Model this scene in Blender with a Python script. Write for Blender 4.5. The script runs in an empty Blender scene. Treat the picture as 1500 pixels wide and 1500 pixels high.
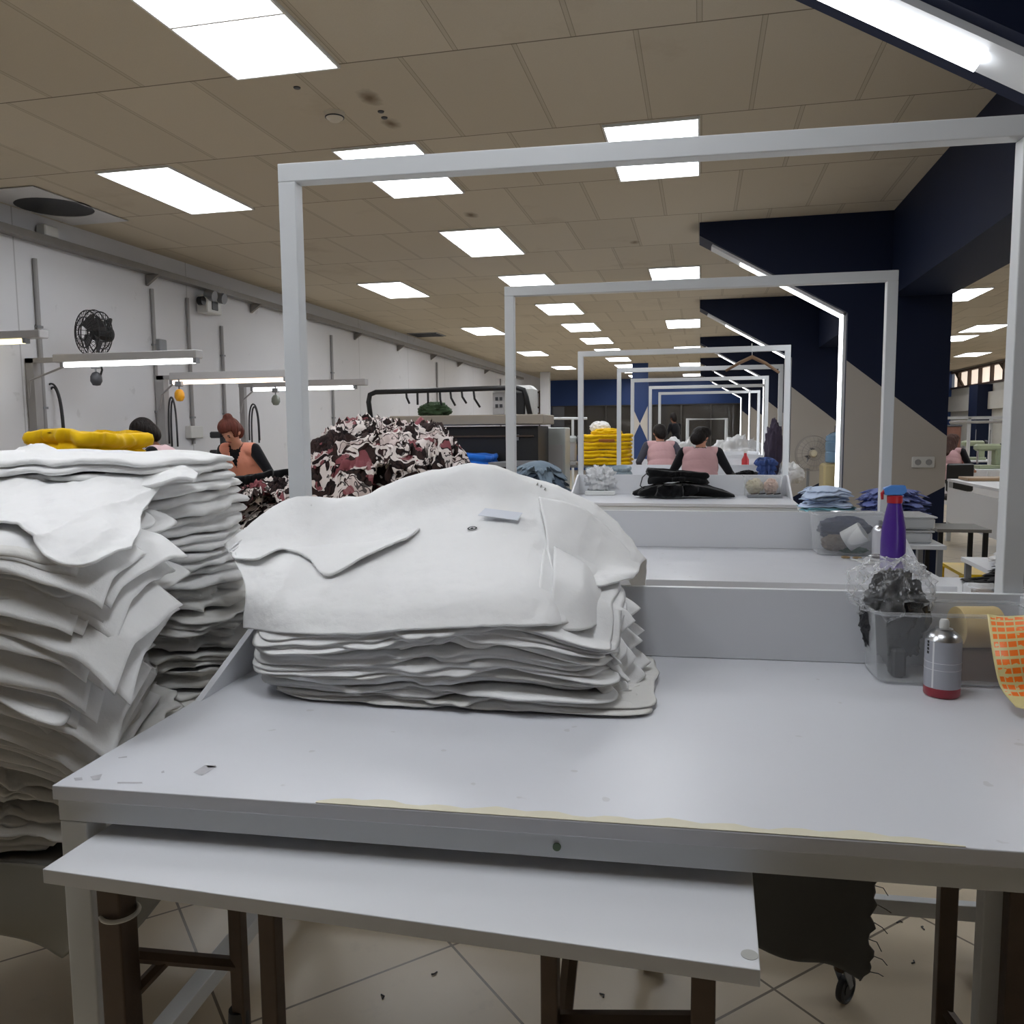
import bpy, bmesh, math, random
import numpy as np
from mathutils import Vector, Matrix
PI = math.pi
C = bpy.context.scene.collection
SC = bpy.context.scene
CAMZ = 1.45
rnd = random.Random(7)

# ------------------------------------------------------------------ camera
F_PX, YAW, PITCH, ROLL = 1206.6, .2251, .0966, .0092
def cam_axes():
    cy, sy = math.cos(YAW), math.sin(YAW)
    f = np.array([-sy*math.cos(PITCH), cy*math.cos(PITCH), -math.sin(PITCH)])
    r0 = np.array([cy, sy, 0.]); d0 = np.cross(f, r0)
    r = math.cos(ROLL)*r0 + math.sin(ROLL)*d0
    d = -math.sin(ROLL)*r0 + math.cos(ROLL)*d0
    return r, d, f
AX_R, AX_D, AX_F = cam_axes()
cam = bpy.data.objects.new('camera', bpy.data.cameras.new('camera'))
C.objects.link(cam)
cam.matrix_world = Matrix([[AX_R[i], -AX_D[i], -AX_F[i], (0, 0, CAMZ)[i]] for i in range(3)] + [[0, 0, 0, 1]])
cam.data.sensor_fit = 'HORIZONTAL'; cam.data.sensor_width = 36.0
cam.data.lens = 36.0*F_PX/1500.0; cam.data.clip_start = .05; cam.data.clip_end = 200
SC.camera = cam

def ray(px, py):
    v = (px-750)/F_PX*AX_R + (py-750)/F_PX*AX_D + AX_F
    return v
def at(px, py, Y):
    """world point seen at photo position (px, py) at depth Y"""
    v = ray(px, py); v = v*Y/v[1]
    return Vector((v[0], v[1], v[2]+CAMZ))
def atz(px, py, z):
    v = ray(px, py); v = v*(z-CAMZ)/v[2]
    return Vector((v[0], v[1], z))
def atx(px, py, X):
    v = ray(px, py); v = v*X/v[0]
    return Vector((v[0], v[1], v[2]+CAMZ))

# ------------------------------------------------------------------ noise
def _h(ix, iy, iz, seed):
    n = (ix*374761393 + iy*668265263 + iz*2147483647 + seed*1274126177) & 0xffffffff
    n = ((n ^ (n >> 13))*1274126177) & 0xffffffff
    n = ((n ^ (n >> 16))*2246822519) & 0xffffffff
    return ((n ^ (n >> 15)) & 0xffffff)/float(0xffffff)
def vnoise(x, y, z=0., seed=0):
    x, y, z = np.broadcast_arrays(np.asarray(x, float), np.asarray(y, float), np.asarray(z, float))
    ix, iy, iz = (np.floor(a).astype(np.int64) for a in (x, y, z))
    fx, fy, fz = x-ix, y-iy, z-iz
    ux, uy, uz = (f*f*f*(f*(f*6-15)+10) for f in (fx, fy, fz))
    r = 0
    for dx in (0, 1):
        for dy in (0, 1):
            for dz in (0, 1):
                w = (ux if dx else 1-ux)*(uy if dy else 1-uy)*(uz if dz else 1-uz)
                r = r + w*_h(ix+dx, iy+dy, iz+dz, seed)
    return r*2-1
def fbm(x, y, z=0., seed=0, o=4):
    r, a, f = 0, 1., 1.
    for i in range(o):
        r = r + a*vnoise(x*f, y*f, np.asarray(z)*f, seed+i*17); a *= .5; f *= 2.03
    return r
def ridged(x, y, z=0., seed=0, o=3):
    r, a, f = 0, 1., 1.
    for i in range(o):
        r = r + a*(1-np.abs(vnoise(x*f, y*f, np.asarray(z)*f, seed+i*31))*2); a *= .5; f *= 2.1
    return r

# ------------------------------------------------------------------ materials
class NT:
    def __init__(s, name):
        s.m = bpy.data.materials.new(name); s.m.use_nodes = True
        s.t = s.m.node_tree; s.n = s.t.nodes; s.l = s.t.links
        s.b = s.n['Principled BSDF']; s.out = s.n['Material Output']
    def node(s, typ, **kw):
        n = s.n.new(typ)
        for k, v in kw.items():
            if k.startswith('_'): setattr(n, k[1:], v)
            else: n.inputs[k.replace('__', ' ')].default_value = v
        return n
    def link(s, a, b): s.l.new(a, b)
    def math(s, op, a, b=None, c=None):
        n = s.n.new('ShaderNodeMath'); n.operation = op
        for i, v in enumerate((a, b, c)):
            if v is None: continue
            if isinstance(v, (int, float)): n.inputs[i].default_value = v
            else: s.link(v, n.inputs[i])
        return n.outputs[0]
    def mix(s, fac, a, b):
        n = s.n.new('ShaderNodeMix'); n.data_type = 'RGBA'
        for i, v in ((0, fac), (6, a), (7, b)):
            if isinstance(v, (int, float)): n.inputs[i].default_value = v
            elif isinstance(v, tuple): n.inputs[i].default_value = (*v[:3], 1)
            else: s.link(v, n.inputs[i])
        return n.outputs[2]
    def ramp(s, fac, stops, const=False):
        n = s.n.new('ShaderNodeValToRGB')
        if const: n.color_ramp.interpolation = 'CONSTANT'
        e = n.color_ramp.elements
        while len(e) < len(stops): e.new(.5)
        for el, (p, c) in zip(e, stops): el.position = p; el.color = (*c[:3], 1)
        s.link(fac, n.inputs[0]); return n.outputs[0]
    def coord(s, kind='Object'):
        return s.n.new('ShaderNodeTexCoord').outputs[kind]
    def noise(s, scale, detail=3, vec=None, rough=.5, dist=0):
        n = s.node('ShaderNodeTexNoise', Scale=scale, Detail=detail, Roughness=rough, Distortion=dist)
        s.link(vec if vec is not None else s.coord(), n.inputs['Vector']); return n.outputs[0]
    def bump(s, h, strength=.2, dist=.01):
        n = s.node('ShaderNodeBump', Strength=strength, Distance=dist)
        s.link(h, n.inputs['Height']); s.link(n.outputs[0], s.b.inputs['Normal'])
def rgb(r, g, b):
    f = lambda c: (c/255/12.92) if c/255 <= .04045 else ((c/255+.055)/1.055)**2.4
    return (f(r), f(g), f(b))
MATS = {}
def mat(name, col, rough=.5, metal=0., spec=.5, var=.06, vscale=6., bump=0., bscale=60., trans=0., alpha=1., sheen=0.):
    if name in MATS: return MATS[name]
    s = NT(name); b = s.b
    b.inputs['Roughness'].default_value = rough; b.inputs['Metallic'].default_value = metal
    b.inputs['Specular IOR Level'].default_value = spec
    b.inputs['Transmission Weight'].default_value = trans; b.inputs['Alpha'].default_value = alpha
    if sheen: b.inputs['Sheen Weight'].default_value = sheen
    n = s.noise(vscale, 3)
    lo = tuple(max(0, c*(1-var)) for c in col); hi = tuple(min(1, c*(1+var)) for c in col)
    s.link(s.mix(n, lo, hi), b.inputs['Base Color'])
    if bump: s.bump(s.noise(bscale, 2), bump, .004)
    MATS[name] = s.m; return s.m
def emit(name, col, strength):
    if name in MATS: return MATS[name]
    s = NT(name); s.b.inputs['Base Color'].default_value = (*col, 1)
    s.b.inputs['Emission Color'].default_value = (*col, 1); s.b.inputs['Emission Strength'].default_value = strength
    MATS[name] = s.m; return s.m

# ------------------------------------------------------------------ mesh building
class MB:
    def __init__(s): s.v = []; s.f = []; s.mi = []
    def add(s, V, Fc, mi=0, M=None):
        b = len(s.v)
        for p in V:
            p = Vector(p); s.v.append(tuple(M @ p if M is not None else p))
        for f in Fc: s.f.append(tuple(i+b for i in f)); s.mi.append(mi)
        return s
    def box(s, c, d, mi=0, M=None, rz=0, taper=1.0, r=0.):
        x, y, z = (q/2 for q in d)
        if r > 0:
            return s.rbox(c, d, r, mi, M, rz)
        V = [(-x, -y, -z), (x, -y, -z), (x, y, -z), (-x, y, -z)] + [(a*taper, b*taper, z) for a, b in ((-x, -y), (x, -y), (x, y), (-x, y))]
        L = Matrix.Translation(c) @ Matrix.Rotation(rz, 4, 'Z')
        return s.add(V, [(3, 2, 1, 0), (4, 5, 6, 7), (0, 1, 5, 4), (1, 2, 6, 5), (2, 3, 7, 6), (3, 0, 4, 7)], mi, (M @ L) if M is not None else L)
    def rbox(s, c, d, r, mi=0, M=None, rz=0):
        """box with chamfered edges"""
        x, y, z = (q/2 for q in d); r = min(r, x*.9, y*.9, z*.9)
        V = []
        for (zz, o) in ((-z, r), (-z+r, 0), (z-r, 0), (z, r)):
            a, b = x-o, y-o
            k = r if o == 0 else r*.6
            V += [(-a+k, -b, zz), (a-k, -b, zz), (a, -b+k, zz), (a, b-k, zz), (a-k, b, zz), (-a+k, b, zz), (-a, b-k, zz), (-a, -b+k, zz)]
        Fc = [tuple(range(7, -1, -1)), tuple(range(24, 32))]
        for l in range(3):
            for i in range(8):
                j = (i+1) % 8; Fc.append((l*8+i, l*8+j, l*8+8+j, l*8+8+i))
        L = Matrix.Translation(c) @ Matrix.Rotation(rz, 4, 'Z')
        return s.add(V, Fc, mi, (M @ L) if M is not None else L)
    def cyl(s, p0, p1, r0, r1=None, n=14, mi=0, caps=True):
        p0, p1 = Vector(p0), Vector(p1); r1 = r0 if r1 is None else r1
        return s.tube([p0, p1], [r0, r1], n, mi, caps)
    def tube(s, pts, r, n=10, mi=0, caps=True):
        pts = [Vector(p) for p in pts]
        rs = r if isinstance(r, (list, tuple)) else [r]*len(pts)
        V, up = [], None
        for i, p in enumerate(pts):
            t = (pts[min(i+1, len(pts)-1)]-pts[max(i-1, 0)]).normalized()
            if up is None:
                up = Vector((0, 0, 1)) if abs(t.z) < .9 else Vector((1, 0, 0))
            a = t.cross(up).normalized(); up = a.cross(t).normalized()
            for k in range(n):
                q = 2*PI*k/n
                V.append(p+(a*math.cos(q)+up*math.sin(q))*rs[i])
        Fc = []
        for i in range(len(pts)-1):
            for k in range(n):
                k2 = (k+1) % n
                Fc.append((i*n+k, i*n+k2, (i+1)*n+k2, (i+1)*n+k))
        if caps: Fc += [tuple(range(n-1, -1, -1)), tuple((len(pts)-1)*n+k for k in range(n))]
        return s.add(V, Fc, mi)
    def lathe(s, prof, c=(0, 0, 0), n=24, mi=0, M=None):
        """prof: (r, z) list from bottom to top"""
        V = []
        for r, z in prof:
            for k in range(n):
                q = 2*PI*k/n; V.append((c[0]+max(r, 1e-4)*math.cos(q), c[1]+max(r, 1e-4)*math.sin(q), c[2]+z))
        Fc = []
        for i in range(len(prof)-1):
            for k in range(n):
                k2 = (k+1) % n; Fc.append((i*n+k, i*n+k2, (i+1)*n+k2, (i+1)*n+k))
        Fc += [tuple(range(n-1, -1, -1)), tuple((len(prof)-1)*n+k for k in range(n))]
        return s.add(V, Fc, mi, M)
    def prism(s, poly, y0, y1, mi=0, M=None):
        """poly: (x, z) outline, extruded along Y"""
        n = len(poly)
        V = [(x, y0, z) for x, z in poly]+[(x, y1, z) for x, z in poly]
        Fc = [tuple(range(n)), tuple(range(2*n-1, n-1, -1))]
        for i in range(n):
            j = (i+1) % n; Fc.append((i, i+n, j+n, j))
        return s.add(V, Fc, mi, M)
    def torus(s, c, R, r, n=28, m=8, mi=0, M=None):
        V, Fc = [], []
        for i in range(n):
            a = 2*PI*i/n
            for j in range(m):
                b = 2*PI*j/m; V.append(((R+r*math.cos(b))*math.cos(a)+c[0], (R+r*math.cos(b))*math.sin(a)+c[1], r*math.sin(b)+c[2]))
        for i in range(n):
            for j in range(m):
                i2, j2 = (i+1) % n, (j+1) % m
                Fc.append((i*m+j, i2*m+j, i2*m+j2, i*m+j2))
        return s.add(V, Fc, mi, M)
    def grid(s, P, mi=0, closeu=False):
        """P: array (nu, nv, 3)"""
        nu, nv = P.shape[:2]; b = len(s.v)
        s.v += [tuple(p) for p in P.reshape(-1, 3)]
        for i in range(nu if closeu else nu-1):
            for j in range(nv-1):
                i2 = (i+1) % nu
                s.f.append((b+i*nv+j, b+i2*nv+j, b+i2*nv+j+1, b+i*nv+j+1)); s.mi.append(mi)
        return s
    def build(s, name, m, parent=None, smooth=False, bevel=0., solid=0., sub=0, offset=-1):
        me = bpy.data.meshes.new(name); me.from_pydata(s.v, [], s.f)
        for q in (m if isinstance(m, (list, tuple)) else [m]): me.materials.append(q)
        if any(s.mi): me.polygons.foreach_set('material_index', s.mi)
        if not solid:
            bm = bmesh.new(); bm.from_mesh(me); bmesh.ops.recalc_face_normals(bm, faces=bm.faces); bm.to_mesh(me); bm.free()
        if smooth: me.polygons.foreach_set('use_smooth', [True]*len(me.polygons))
        me.update()
        o = bpy.data.objects.new(name, me); C.objects.link(o)
        if parent is not None: o.parent = parent
        if smooth == 'auto':
            bm = bmesh.new(); bm.from_mesh(me)
            for e in bm.edges:
                if len(e.link_faces) == 2 and e.calc_face_angle(0) > .7: e.smooth = False
            bm.to_mesh(me); bm.free()
        if solid:
            d = o.modifiers.new('s', 'SOLIDIFY'); d.thickness = solid; d.offset = offset
        if sub:
            d = o.modifiers.new('u', 'SUBSURF'); d.levels = sub; d.render_levels = sub
        if bevel:
            d = o.modifiers.new('b', 'BEVEL'); d.width = bevel; d.segments = 2; d.limit_method = 'ANGLE'
        return o

def tag(o, label, cat, group=None, kind=None):
    o['label'] = label; o['category'] = cat
    if group: o['group'] = group
    if kind: o['kind'] = kind
    return o
def thing(name, label, cat, loc=(0, 0, 0), rz=0., group=None):
    o = bpy.data.objects.new(name, None); C.objects.link(o)
    o.location = loc; o.rotation_euler = (0, 0, rz); o.empty_display_size = .1
    return tag(o, label, cat, group)
def struct(o, label=None, cat=None):
    o['kind'] = 'structure'
    if label: o['label'] = label; o['category'] = cat
    return o
def copy_tree(o, parent=None):
    c = o.copy(); C.objects.link(c)
    if parent is not None: c.parent = parent
    for ch in [x for x in bpy.data.objects if x.parent == o]: copy_tree(ch, c)
    return c
ORD = ['', 'first', 'second', 'third', 'fourth', 'fifth', 'sixth', 'seventh', 'eighth', 'ninth', 'tenth', 'eleventh', 'twelfth', 'thirteenth',
       'fourteenth', 'fifteenth', 'sixteenth', 'seventeenth', 'eighteenth', 'nineteenth', 'twentieth'] + ['twenty-'+q for q in
       'first second third fourth fifth sixth seventh eighth ninth'.split()] + ['thirtieth']
# ================================================================== room
M_laminate = mat('white laminate', (.70, .71, .74), .38, var=.02, vscale=2, spec=.4)
M_paint = mat('white painted steel', (.66, .68, .70), .42, var=.03, vscale=3)
M_wallw = mat('white wall paint', (.66, .66, .68), .7, var=.05, vscale=1.2, bump=.06, bscale=18)
M_navy = mat('navy paint', rgb(18, 28, 54), .6, var=.1, vscale=2, spec=.25)
M_blue = mat('blue paint', rgb(32, 62, 118), .5, var=.08, vscale=1)
M_beige = mat('beige paint', rgb(176, 170, 162), .65, var=.04, vscale=3)
M_pipe = mat('grey conduit', rgb(150, 148, 148), .45, var=.08)
M_grey = mat('grey metal', rgb(130, 132, 136), .4, var=.08)
M_dgrey = mat('dark grey plastic', rgb(52, 53, 57), .5, var=.1)
M_black = mat('black paint', rgb(20, 20, 22), .45, var=.1)
M_iron = mat('brown iron', rgb(82, 68, 58), .42, metal=.35, var=.3, vscale=14, bump=.1)
M_plug = mat('off white plastic', rgb(205, 205, 202), .4, var=.02)

def floor_material():
    s = NT('floor tiles'); co = s.coord()
    sx = s.n.new('ShaderNodeSeparateXYZ'); s.link(co, sx.inputs[0])
    side = .6187
    # 45 degree tiles, one joint crossing at (-0.671, 2.114)
    u = s.math('MULTIPLY', s.math('ADD', s.math('SUBTRACT', sx.outputs[0], -.671), s.math('SUBTRACT', sx.outputs[1], 2.114)), .70711/side)
    v = s.math('MULTIPLY', s.math('SUBTRACT', s.math('SUBTRACT', sx.outputs[0], -.671), s.math('SUBTRACT', sx.outputs[1], 2.114)), .70711/side)
    def edge(q): return s.math('ABSOLUTE', s.math('SUBTRACT', s.math('FRACT', s.math('ADD', q, .5)), .5))
    d = s.math('MINIMUM', edge(u), edge(v))
    j = s.math('LESS_THAN', d, .006)
    cell = s.node('ShaderNodeCombineXYZ'); s.link(s.math('FLOOR', u), cell.inputs[0]); s.link(s.math('FLOOR', v), cell.inputs[1])
    wn = s.n.new('ShaderNodeTexWhiteNoise'); s.link(cell.outputs[0], wn.inputs[0])
    base = s.mix(s.noise(2.2, 5), rgb(186, 172, 148), rgb(206, 193, 170))
    base = s.mix(s.math('MULTIPLY', wn.outputs[0], .25), base, rgb(190, 174, 150))
    dirt = s.ramp(s.noise(7, 6, rough=.7), [(.60, (0, 0, 0)), (.75, (1, 1, 1))])
    base = s.mix(s.math('MULTIPLY', dirt, .25), base, rgb(130, 118, 104))
    s.link(s.mix(j, base, rgb(104, 92, 78)), s.b.inputs['Base Color'])
    s.b.inputs['Roughness'].default_value = .36
    s.bump(s.math('SUBTRACT', 1, j), .25, .003)
    return s.m
def ceiling_material():
    s = NT('ceiling tiles'); co = s.coord()
    sx = s.n.new('ShaderNodeSeparateXYZ'); s.link(co, sx.inputs[0])
    rowc = s.math('DIVIDE', s.math('SUBTRACT', sx.outputs[1], 5.37), 1.176)
    row = s.math('FLOOR', rowc)
    odd = s.math('FLOORED_MODULO', row, 2.0)
    col = s.math('DIVIDE', s.math('SUBTRACT', sx.outputs[0], s.math('ADD', -.03, s.math('MULTIPLY', odd, .3))), .6)
    fr = s.math('FRACT', s.math('ADD', col, .5))
    ce = s.math('MULTIPLY', s.math('ABSOLUTE', s.math('SUBTRACT', fr, .5)), .6)
    re = s.math('MULTIPLY', s.math('ABSOLUTE', s.math('SUBTRACT', s.math('FRACT', s.math('ADD', rowc, .5)), .5)), 1.176)
    cell = s.node('ShaderNodeCombineXYZ'); s.link(s.math('FLOOR', col), cell.inputs[0]); s.link(row, cell.inputs[1])
    wn = s.n.new('ShaderNodeTexWhiteNoise'); s.link(cell.outputs[0], wn.inputs[0])
    base = s.mix(wn.outputs[0], rgb(194, 184, 166), rgb(204, 194, 176))
    fine = s.noise(180, 2)
    base = s.mix(s.math('MULTIPLY', fine, .35), base, rgb(172, 162, 144))
    st = s.ramp(s.noise(1.1, 5, rough=.65), [(.58, (0, 0, 0)), (.72, (1, 1, 1))])
    base = s.mix(s.math('MULTIPLY', st, .22), base, rgb(126, 105, 78))
    prof = s.math('LESS_THAN', ce, .014)
    base = s.mix(s.math('MULTIPLY', prof, .16), base, rgb(120, 106, 88))
    gap = s.math('MAXIMUM', s.math('LESS_THAN', re, .005), s.math('MULTIPLY', s.math('MULTIPLY', prof, s.math('GREATER_THAN', ce, .0105)), .6))
    for q_, rad in ((atz(541, 143, CAMZ+1.92), .13), (atz(573, 181, CAMZ+1.92), .11), (atz(690, 315, CAMZ+1.92), .12), (atz(930, 355, CAMZ+1.92), .10)):
        dx = s.math('MULTIPLY', s.math('SUBTRACT', sx.outputs[0], q_.x), 1.8); dy = s.math('SUBTRACT', sx.outputs[1], q_.y)
        dd = s.math('SQRT', s.math('ADD', s.math('MULTIPLY', dx, dx), s.math('MULTIPLY', dy, dy)))
        fac = s.math('MULTIPLY', s.math('SUBTRACT', 1.0, s.math('MINIMUM', s.math('DIVIDE', s.math('ADD', dd, s.math('MULTIPLY', s.noise(14, 4), .10)), rad+.05), 1.0)), 1.3)
        base = s.mix(s.math('MINIMUM', fac, .8), base, rgb(92, 72, 52))
    base = s.mix(s.math('MULTIPLY', gap, .7), base, rgb(58, 48, 38))
    s.link(base, s.b.inputs['Base Color']); s.b.inputs['Roughness'].default_value = .9
    s.b.inputs['Specular IOR Level'].default_value = .1
    s.bump(fine, .15, .004)
    return s.m
CZ = CAMZ+1.92      # ceiling height 3.37
XL, XR, YB, YF = -5.65, 8.3, 31.0, -5.0
o = MB().box(((XL+XR)/2, (YB+YF)/2+2, -.05), (XR-XL, YB-YF+4, .1)).build('floor', floor_material()); struct(o, 'beige ceramic tile floor laid on the diagonal', 'floor')
o = MB().box(((XL+XR)/2, (YB+YF)/2+2, CZ+.05), (XR-XL, YB-YF+4, .1)).build('ceiling', ceiling_material()); struct(o, 'stained beige suspended tile ceiling', 'ceiling')
def wall_left_material():
    s = NT('left wall'); co = s.coord(); sx = s.n.new('ShaderNodeSeparateXYZ'); s.link(co, sx.inputs[0])
    q = s.math('ABSOLUTE', s.math('SUBTRACT', s.math('FRACT', s.math('DIVIDE', sx.outputs[1], 2.4)), .5))
    j = s.math('LESS_THAN', q, .003)
    base = s.mix(s.noise(1.4, 4), (.62, .62, .645), (.70, .70, .72))
    sp = s.ramp(s.noise(5, 3), [(.68, (0, 0, 0)), (.72, (1, 1, 1))])
    base = s.mix(s.math('MULTIPLY', sp, .25), base, (.35, .34, .34))
    s.link(s.mix(s.math('MULTIPLY', j, .6), base, (.3, .3, .31)), s.b.inputs['Base Color']); s.b.inputs['Roughness'].default_value = .65
    return s.m
o = MB().box((XL-.1, (YB+YF)/2, CZ/2), (.2, YB-YF, CZ)).build('wall_left', wall_left_material()); struct(o, 'white left wall with pipes and panel seams', 'wall')
o = MB().box(((XL+XR)/2, YF-.1, CZ/2), (XR-XL, .2, CZ)).build('wall_front', mat('dim wall', rgb(120, 112, 104), .8)); struct(o)

# far wall: navy with two dark interior windows and pale posts
WZ0, WZ1 = 1.15, 2.35
def wall_with_openings(name, m, x0, x1, y, th, ops):
    b = MB(); xs = sorted(ops)
    cur = x0
    for (a, c, z0, z1) in xs:
        b.box(((cur+a)/2, y, CZ/2), (a-cur, th, CZ))
        b.box(((a+c)/2, y, z0/2), (c-a, th, z0)); b.box(((a+c)/2, y, (z1+CZ)/2), (c-a, th, CZ-z1))
        cur = c
    b.box(((cur+x1)/2, y, CZ/2), (x1-cur, th, CZ))
    return b.build(name, m)
wA, wB = at(808, 600, YB).x, at(928, 600, YB).x
wC, wD = at(955, 600, YB).x, at(1086, 600, YB).x
o = wall_with_openings('wall_back', M_blue, XL, XR, YB, .2, [(wA, wB, .55, 2.42), (wC, wD, .55, 2.42)]); struct(o, 'far blue wall with two long interior windows', 'wall')
M_glass = NT('smoked glass'); M_glass.b.inputs['Base Color'].default_value = (.10, .09, .08, 1); M_glass.b.inputs['Roughness'].default_value = .05
M_glass.b.inputs['Alpha'].default_value = .55; M_glass = M_glass.m
for i, (a, c) in enumerate(((wA, wB), (wC, wD))):
    f = MB()
    n = 3
    for k in range(n+1): f.box((a+(c-a)*k/n, YB-.02, 1.485), (.06, .1, 1.87))
    f.box(((a+c)/2, YB-.02, .55), (c-a, .12, .06)); f.box(((a+c)/2, YB-.02, 2.42), (c-a, .12, .06))
    o = f.build('window_%d' % (i+1), mat('window frame dark', rgb(70, 66, 62), .5)); struct(o, ('left' if i == 0 else 'right')+' interior window in the far blue wall', 'window')
    g = MB().box(((a+c)/2, YB, 1.485), (c-a, .02, 1.87)).build('pane', M_glass, o)
o = MB().box(((XL+XR)/2, YB+3.9, CZ/2), (XR-XL, .2, CZ)).build('wall_beyond', mat('dim wall', rgb(120, 112, 104), .8)); struct(o)
# right wall with clerestory
cz0, cz1 = 2.78, 3.30
b = MB().box((XR+.1, (YB+YF)/2, cz0/2), (.2, YB-YF, cz0)).box((XR+.1, (YB+YF)/2, (cz1+CZ)/2), (.2, YB-YF, CZ-cz1))
o = b.build('wall_right', mat('right wall paint', rgb(196, 194, 186), .7)); struct(o, 'far right wall below the high windows', 'wall')
M_sky = emit('daylit window glass', (1.0, .86, .72), .75)
fr = MB(); M_brown = mat('brown window frame', rgb(78, 60, 50), .5)
y = YF+.5
while y < YB:
    fr.box((XR+.02, y, (cz0+cz1)/2), (.1, .07, cz1-cz0)); y += 1.05
y = YF+1.0
while y < YB:
    fr.tube([(XR+.0, y, cz0), (XR+.0, y+.9, cz1)], .05, 6); y += 4.2
fr.box((XR+.02, (YB+YF)/2, cz0), (.12, YB-YF, .06)); fr.box((XR+.02, (YB+YF)/2, cz1), (.12, YB-YF, .06))
o = fr.build('window_3', M_brown); struct(o, 'high band of windows with slanted brown bars along the right wall', 'window')
MB().box((XR+.12, (YB+YF)/2, (cz0+cz1)/2), (.02, YB-YF, cz1-cz0)).build('pane', M_sky, o)
for i, yy in enumerate((9.5, 15.5, 21.5, 27.2)):
    o = MB().box((XR-.2, yy, 1.36), (.4, .8, 2.72)).build('pillar_%d' % (i+11), M_navy); struct(o, 'blue pillar against the right wall below high windows', 'pillar')
b = MB().box((XR-.06, (YB+YF)/2, 2.25), (.12, YB-YF, .5)); o = b.build('trim_1', mat('pale band', rgb(205, 202, 194), .6)); struct(o)

# ------------------------------------------------------------------ ceiling lights
M_panel = emit('light diffuser', (.915, .95, 1.0), 9.5)
M_frame = mat('light frame', (.75, .75, .73), .4, var=.01)
def make_light():
    t = thing('ceiling_light', 'x', 'ceiling light')
    b = MB()
    for k in (-1, 1): b.box((k*.295, 0, -.008), (.012, 1.176, .016))
    for k in (-1, 0, 1): b.box((0, k*.582, -.008), (.59, .014, .016))
    b.build('frame', M_frame, t)
    for k in (-1, 1):
        MB().box((0, k*.291, -.005), (.576, .564, .006)).build('diffuser', M_panel, t)
    return t
PL = make_light(); first = True
colname = {-.33: 'above the near tables', -2.165: 'in the middle row', -4.03: 'nearest the left wall', 1.55: 'behind', 3.4: 'r', 5.3: 'r'}
lights = []
for x, y0, dy, n in ((-.33, .69, 4.7, 7), (-2.165, .69, 2.345, 13), (-4.03, .69, 4.7, 6)):
    for i in range(n): lights.append((x, y0+dy*i))
for x, ys in ((5.3, (8, 12.7, 17.2, 19.0, 24.2)), (6.9, (8, 12.7, 18.4, 23.4, 27.0)), (3.6, (2, 8.0, 12.7, 17.4, 22, 26.5))):
    for y in ys: lights.append((x, y))
cnt = {}
for x, y in sorted(lights, key=lambda q: (q[0], q[1])):
    o = PL if first else copy_tree(PL); first = False
    o.location = (x, y+.588, CZ)
    k = round(x, 2); 
    if y > 2.5 or x > 0: cnt[k] = cnt.get(k, 0)+1
    nth = ORD[cnt.get(k, 0)] or 'overhead'
    if x < 0:
        row = {-.33: 'column straight above the table line', -2.17: 'middle ceiling column', -2.16: 'middle ceiling column', -4.03: 'column by the left wall'}[k]
        o['label'] = 'bright double ceiling panel, %s from the front in the %s' % (nth, row) if y > 2.5 else 'bright ceiling panel overhead, nearest one of the %s' % row
    else:
        o['label'] = 'ceiling panel in the right hall, %s from the front, %s' % (nth, {5.3: 'middle row', 6.9: 'row by the high windows', 3.6: 'row by the navy pillars'}[k])
    o['group'] = 'square ceiling light panels'

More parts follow.
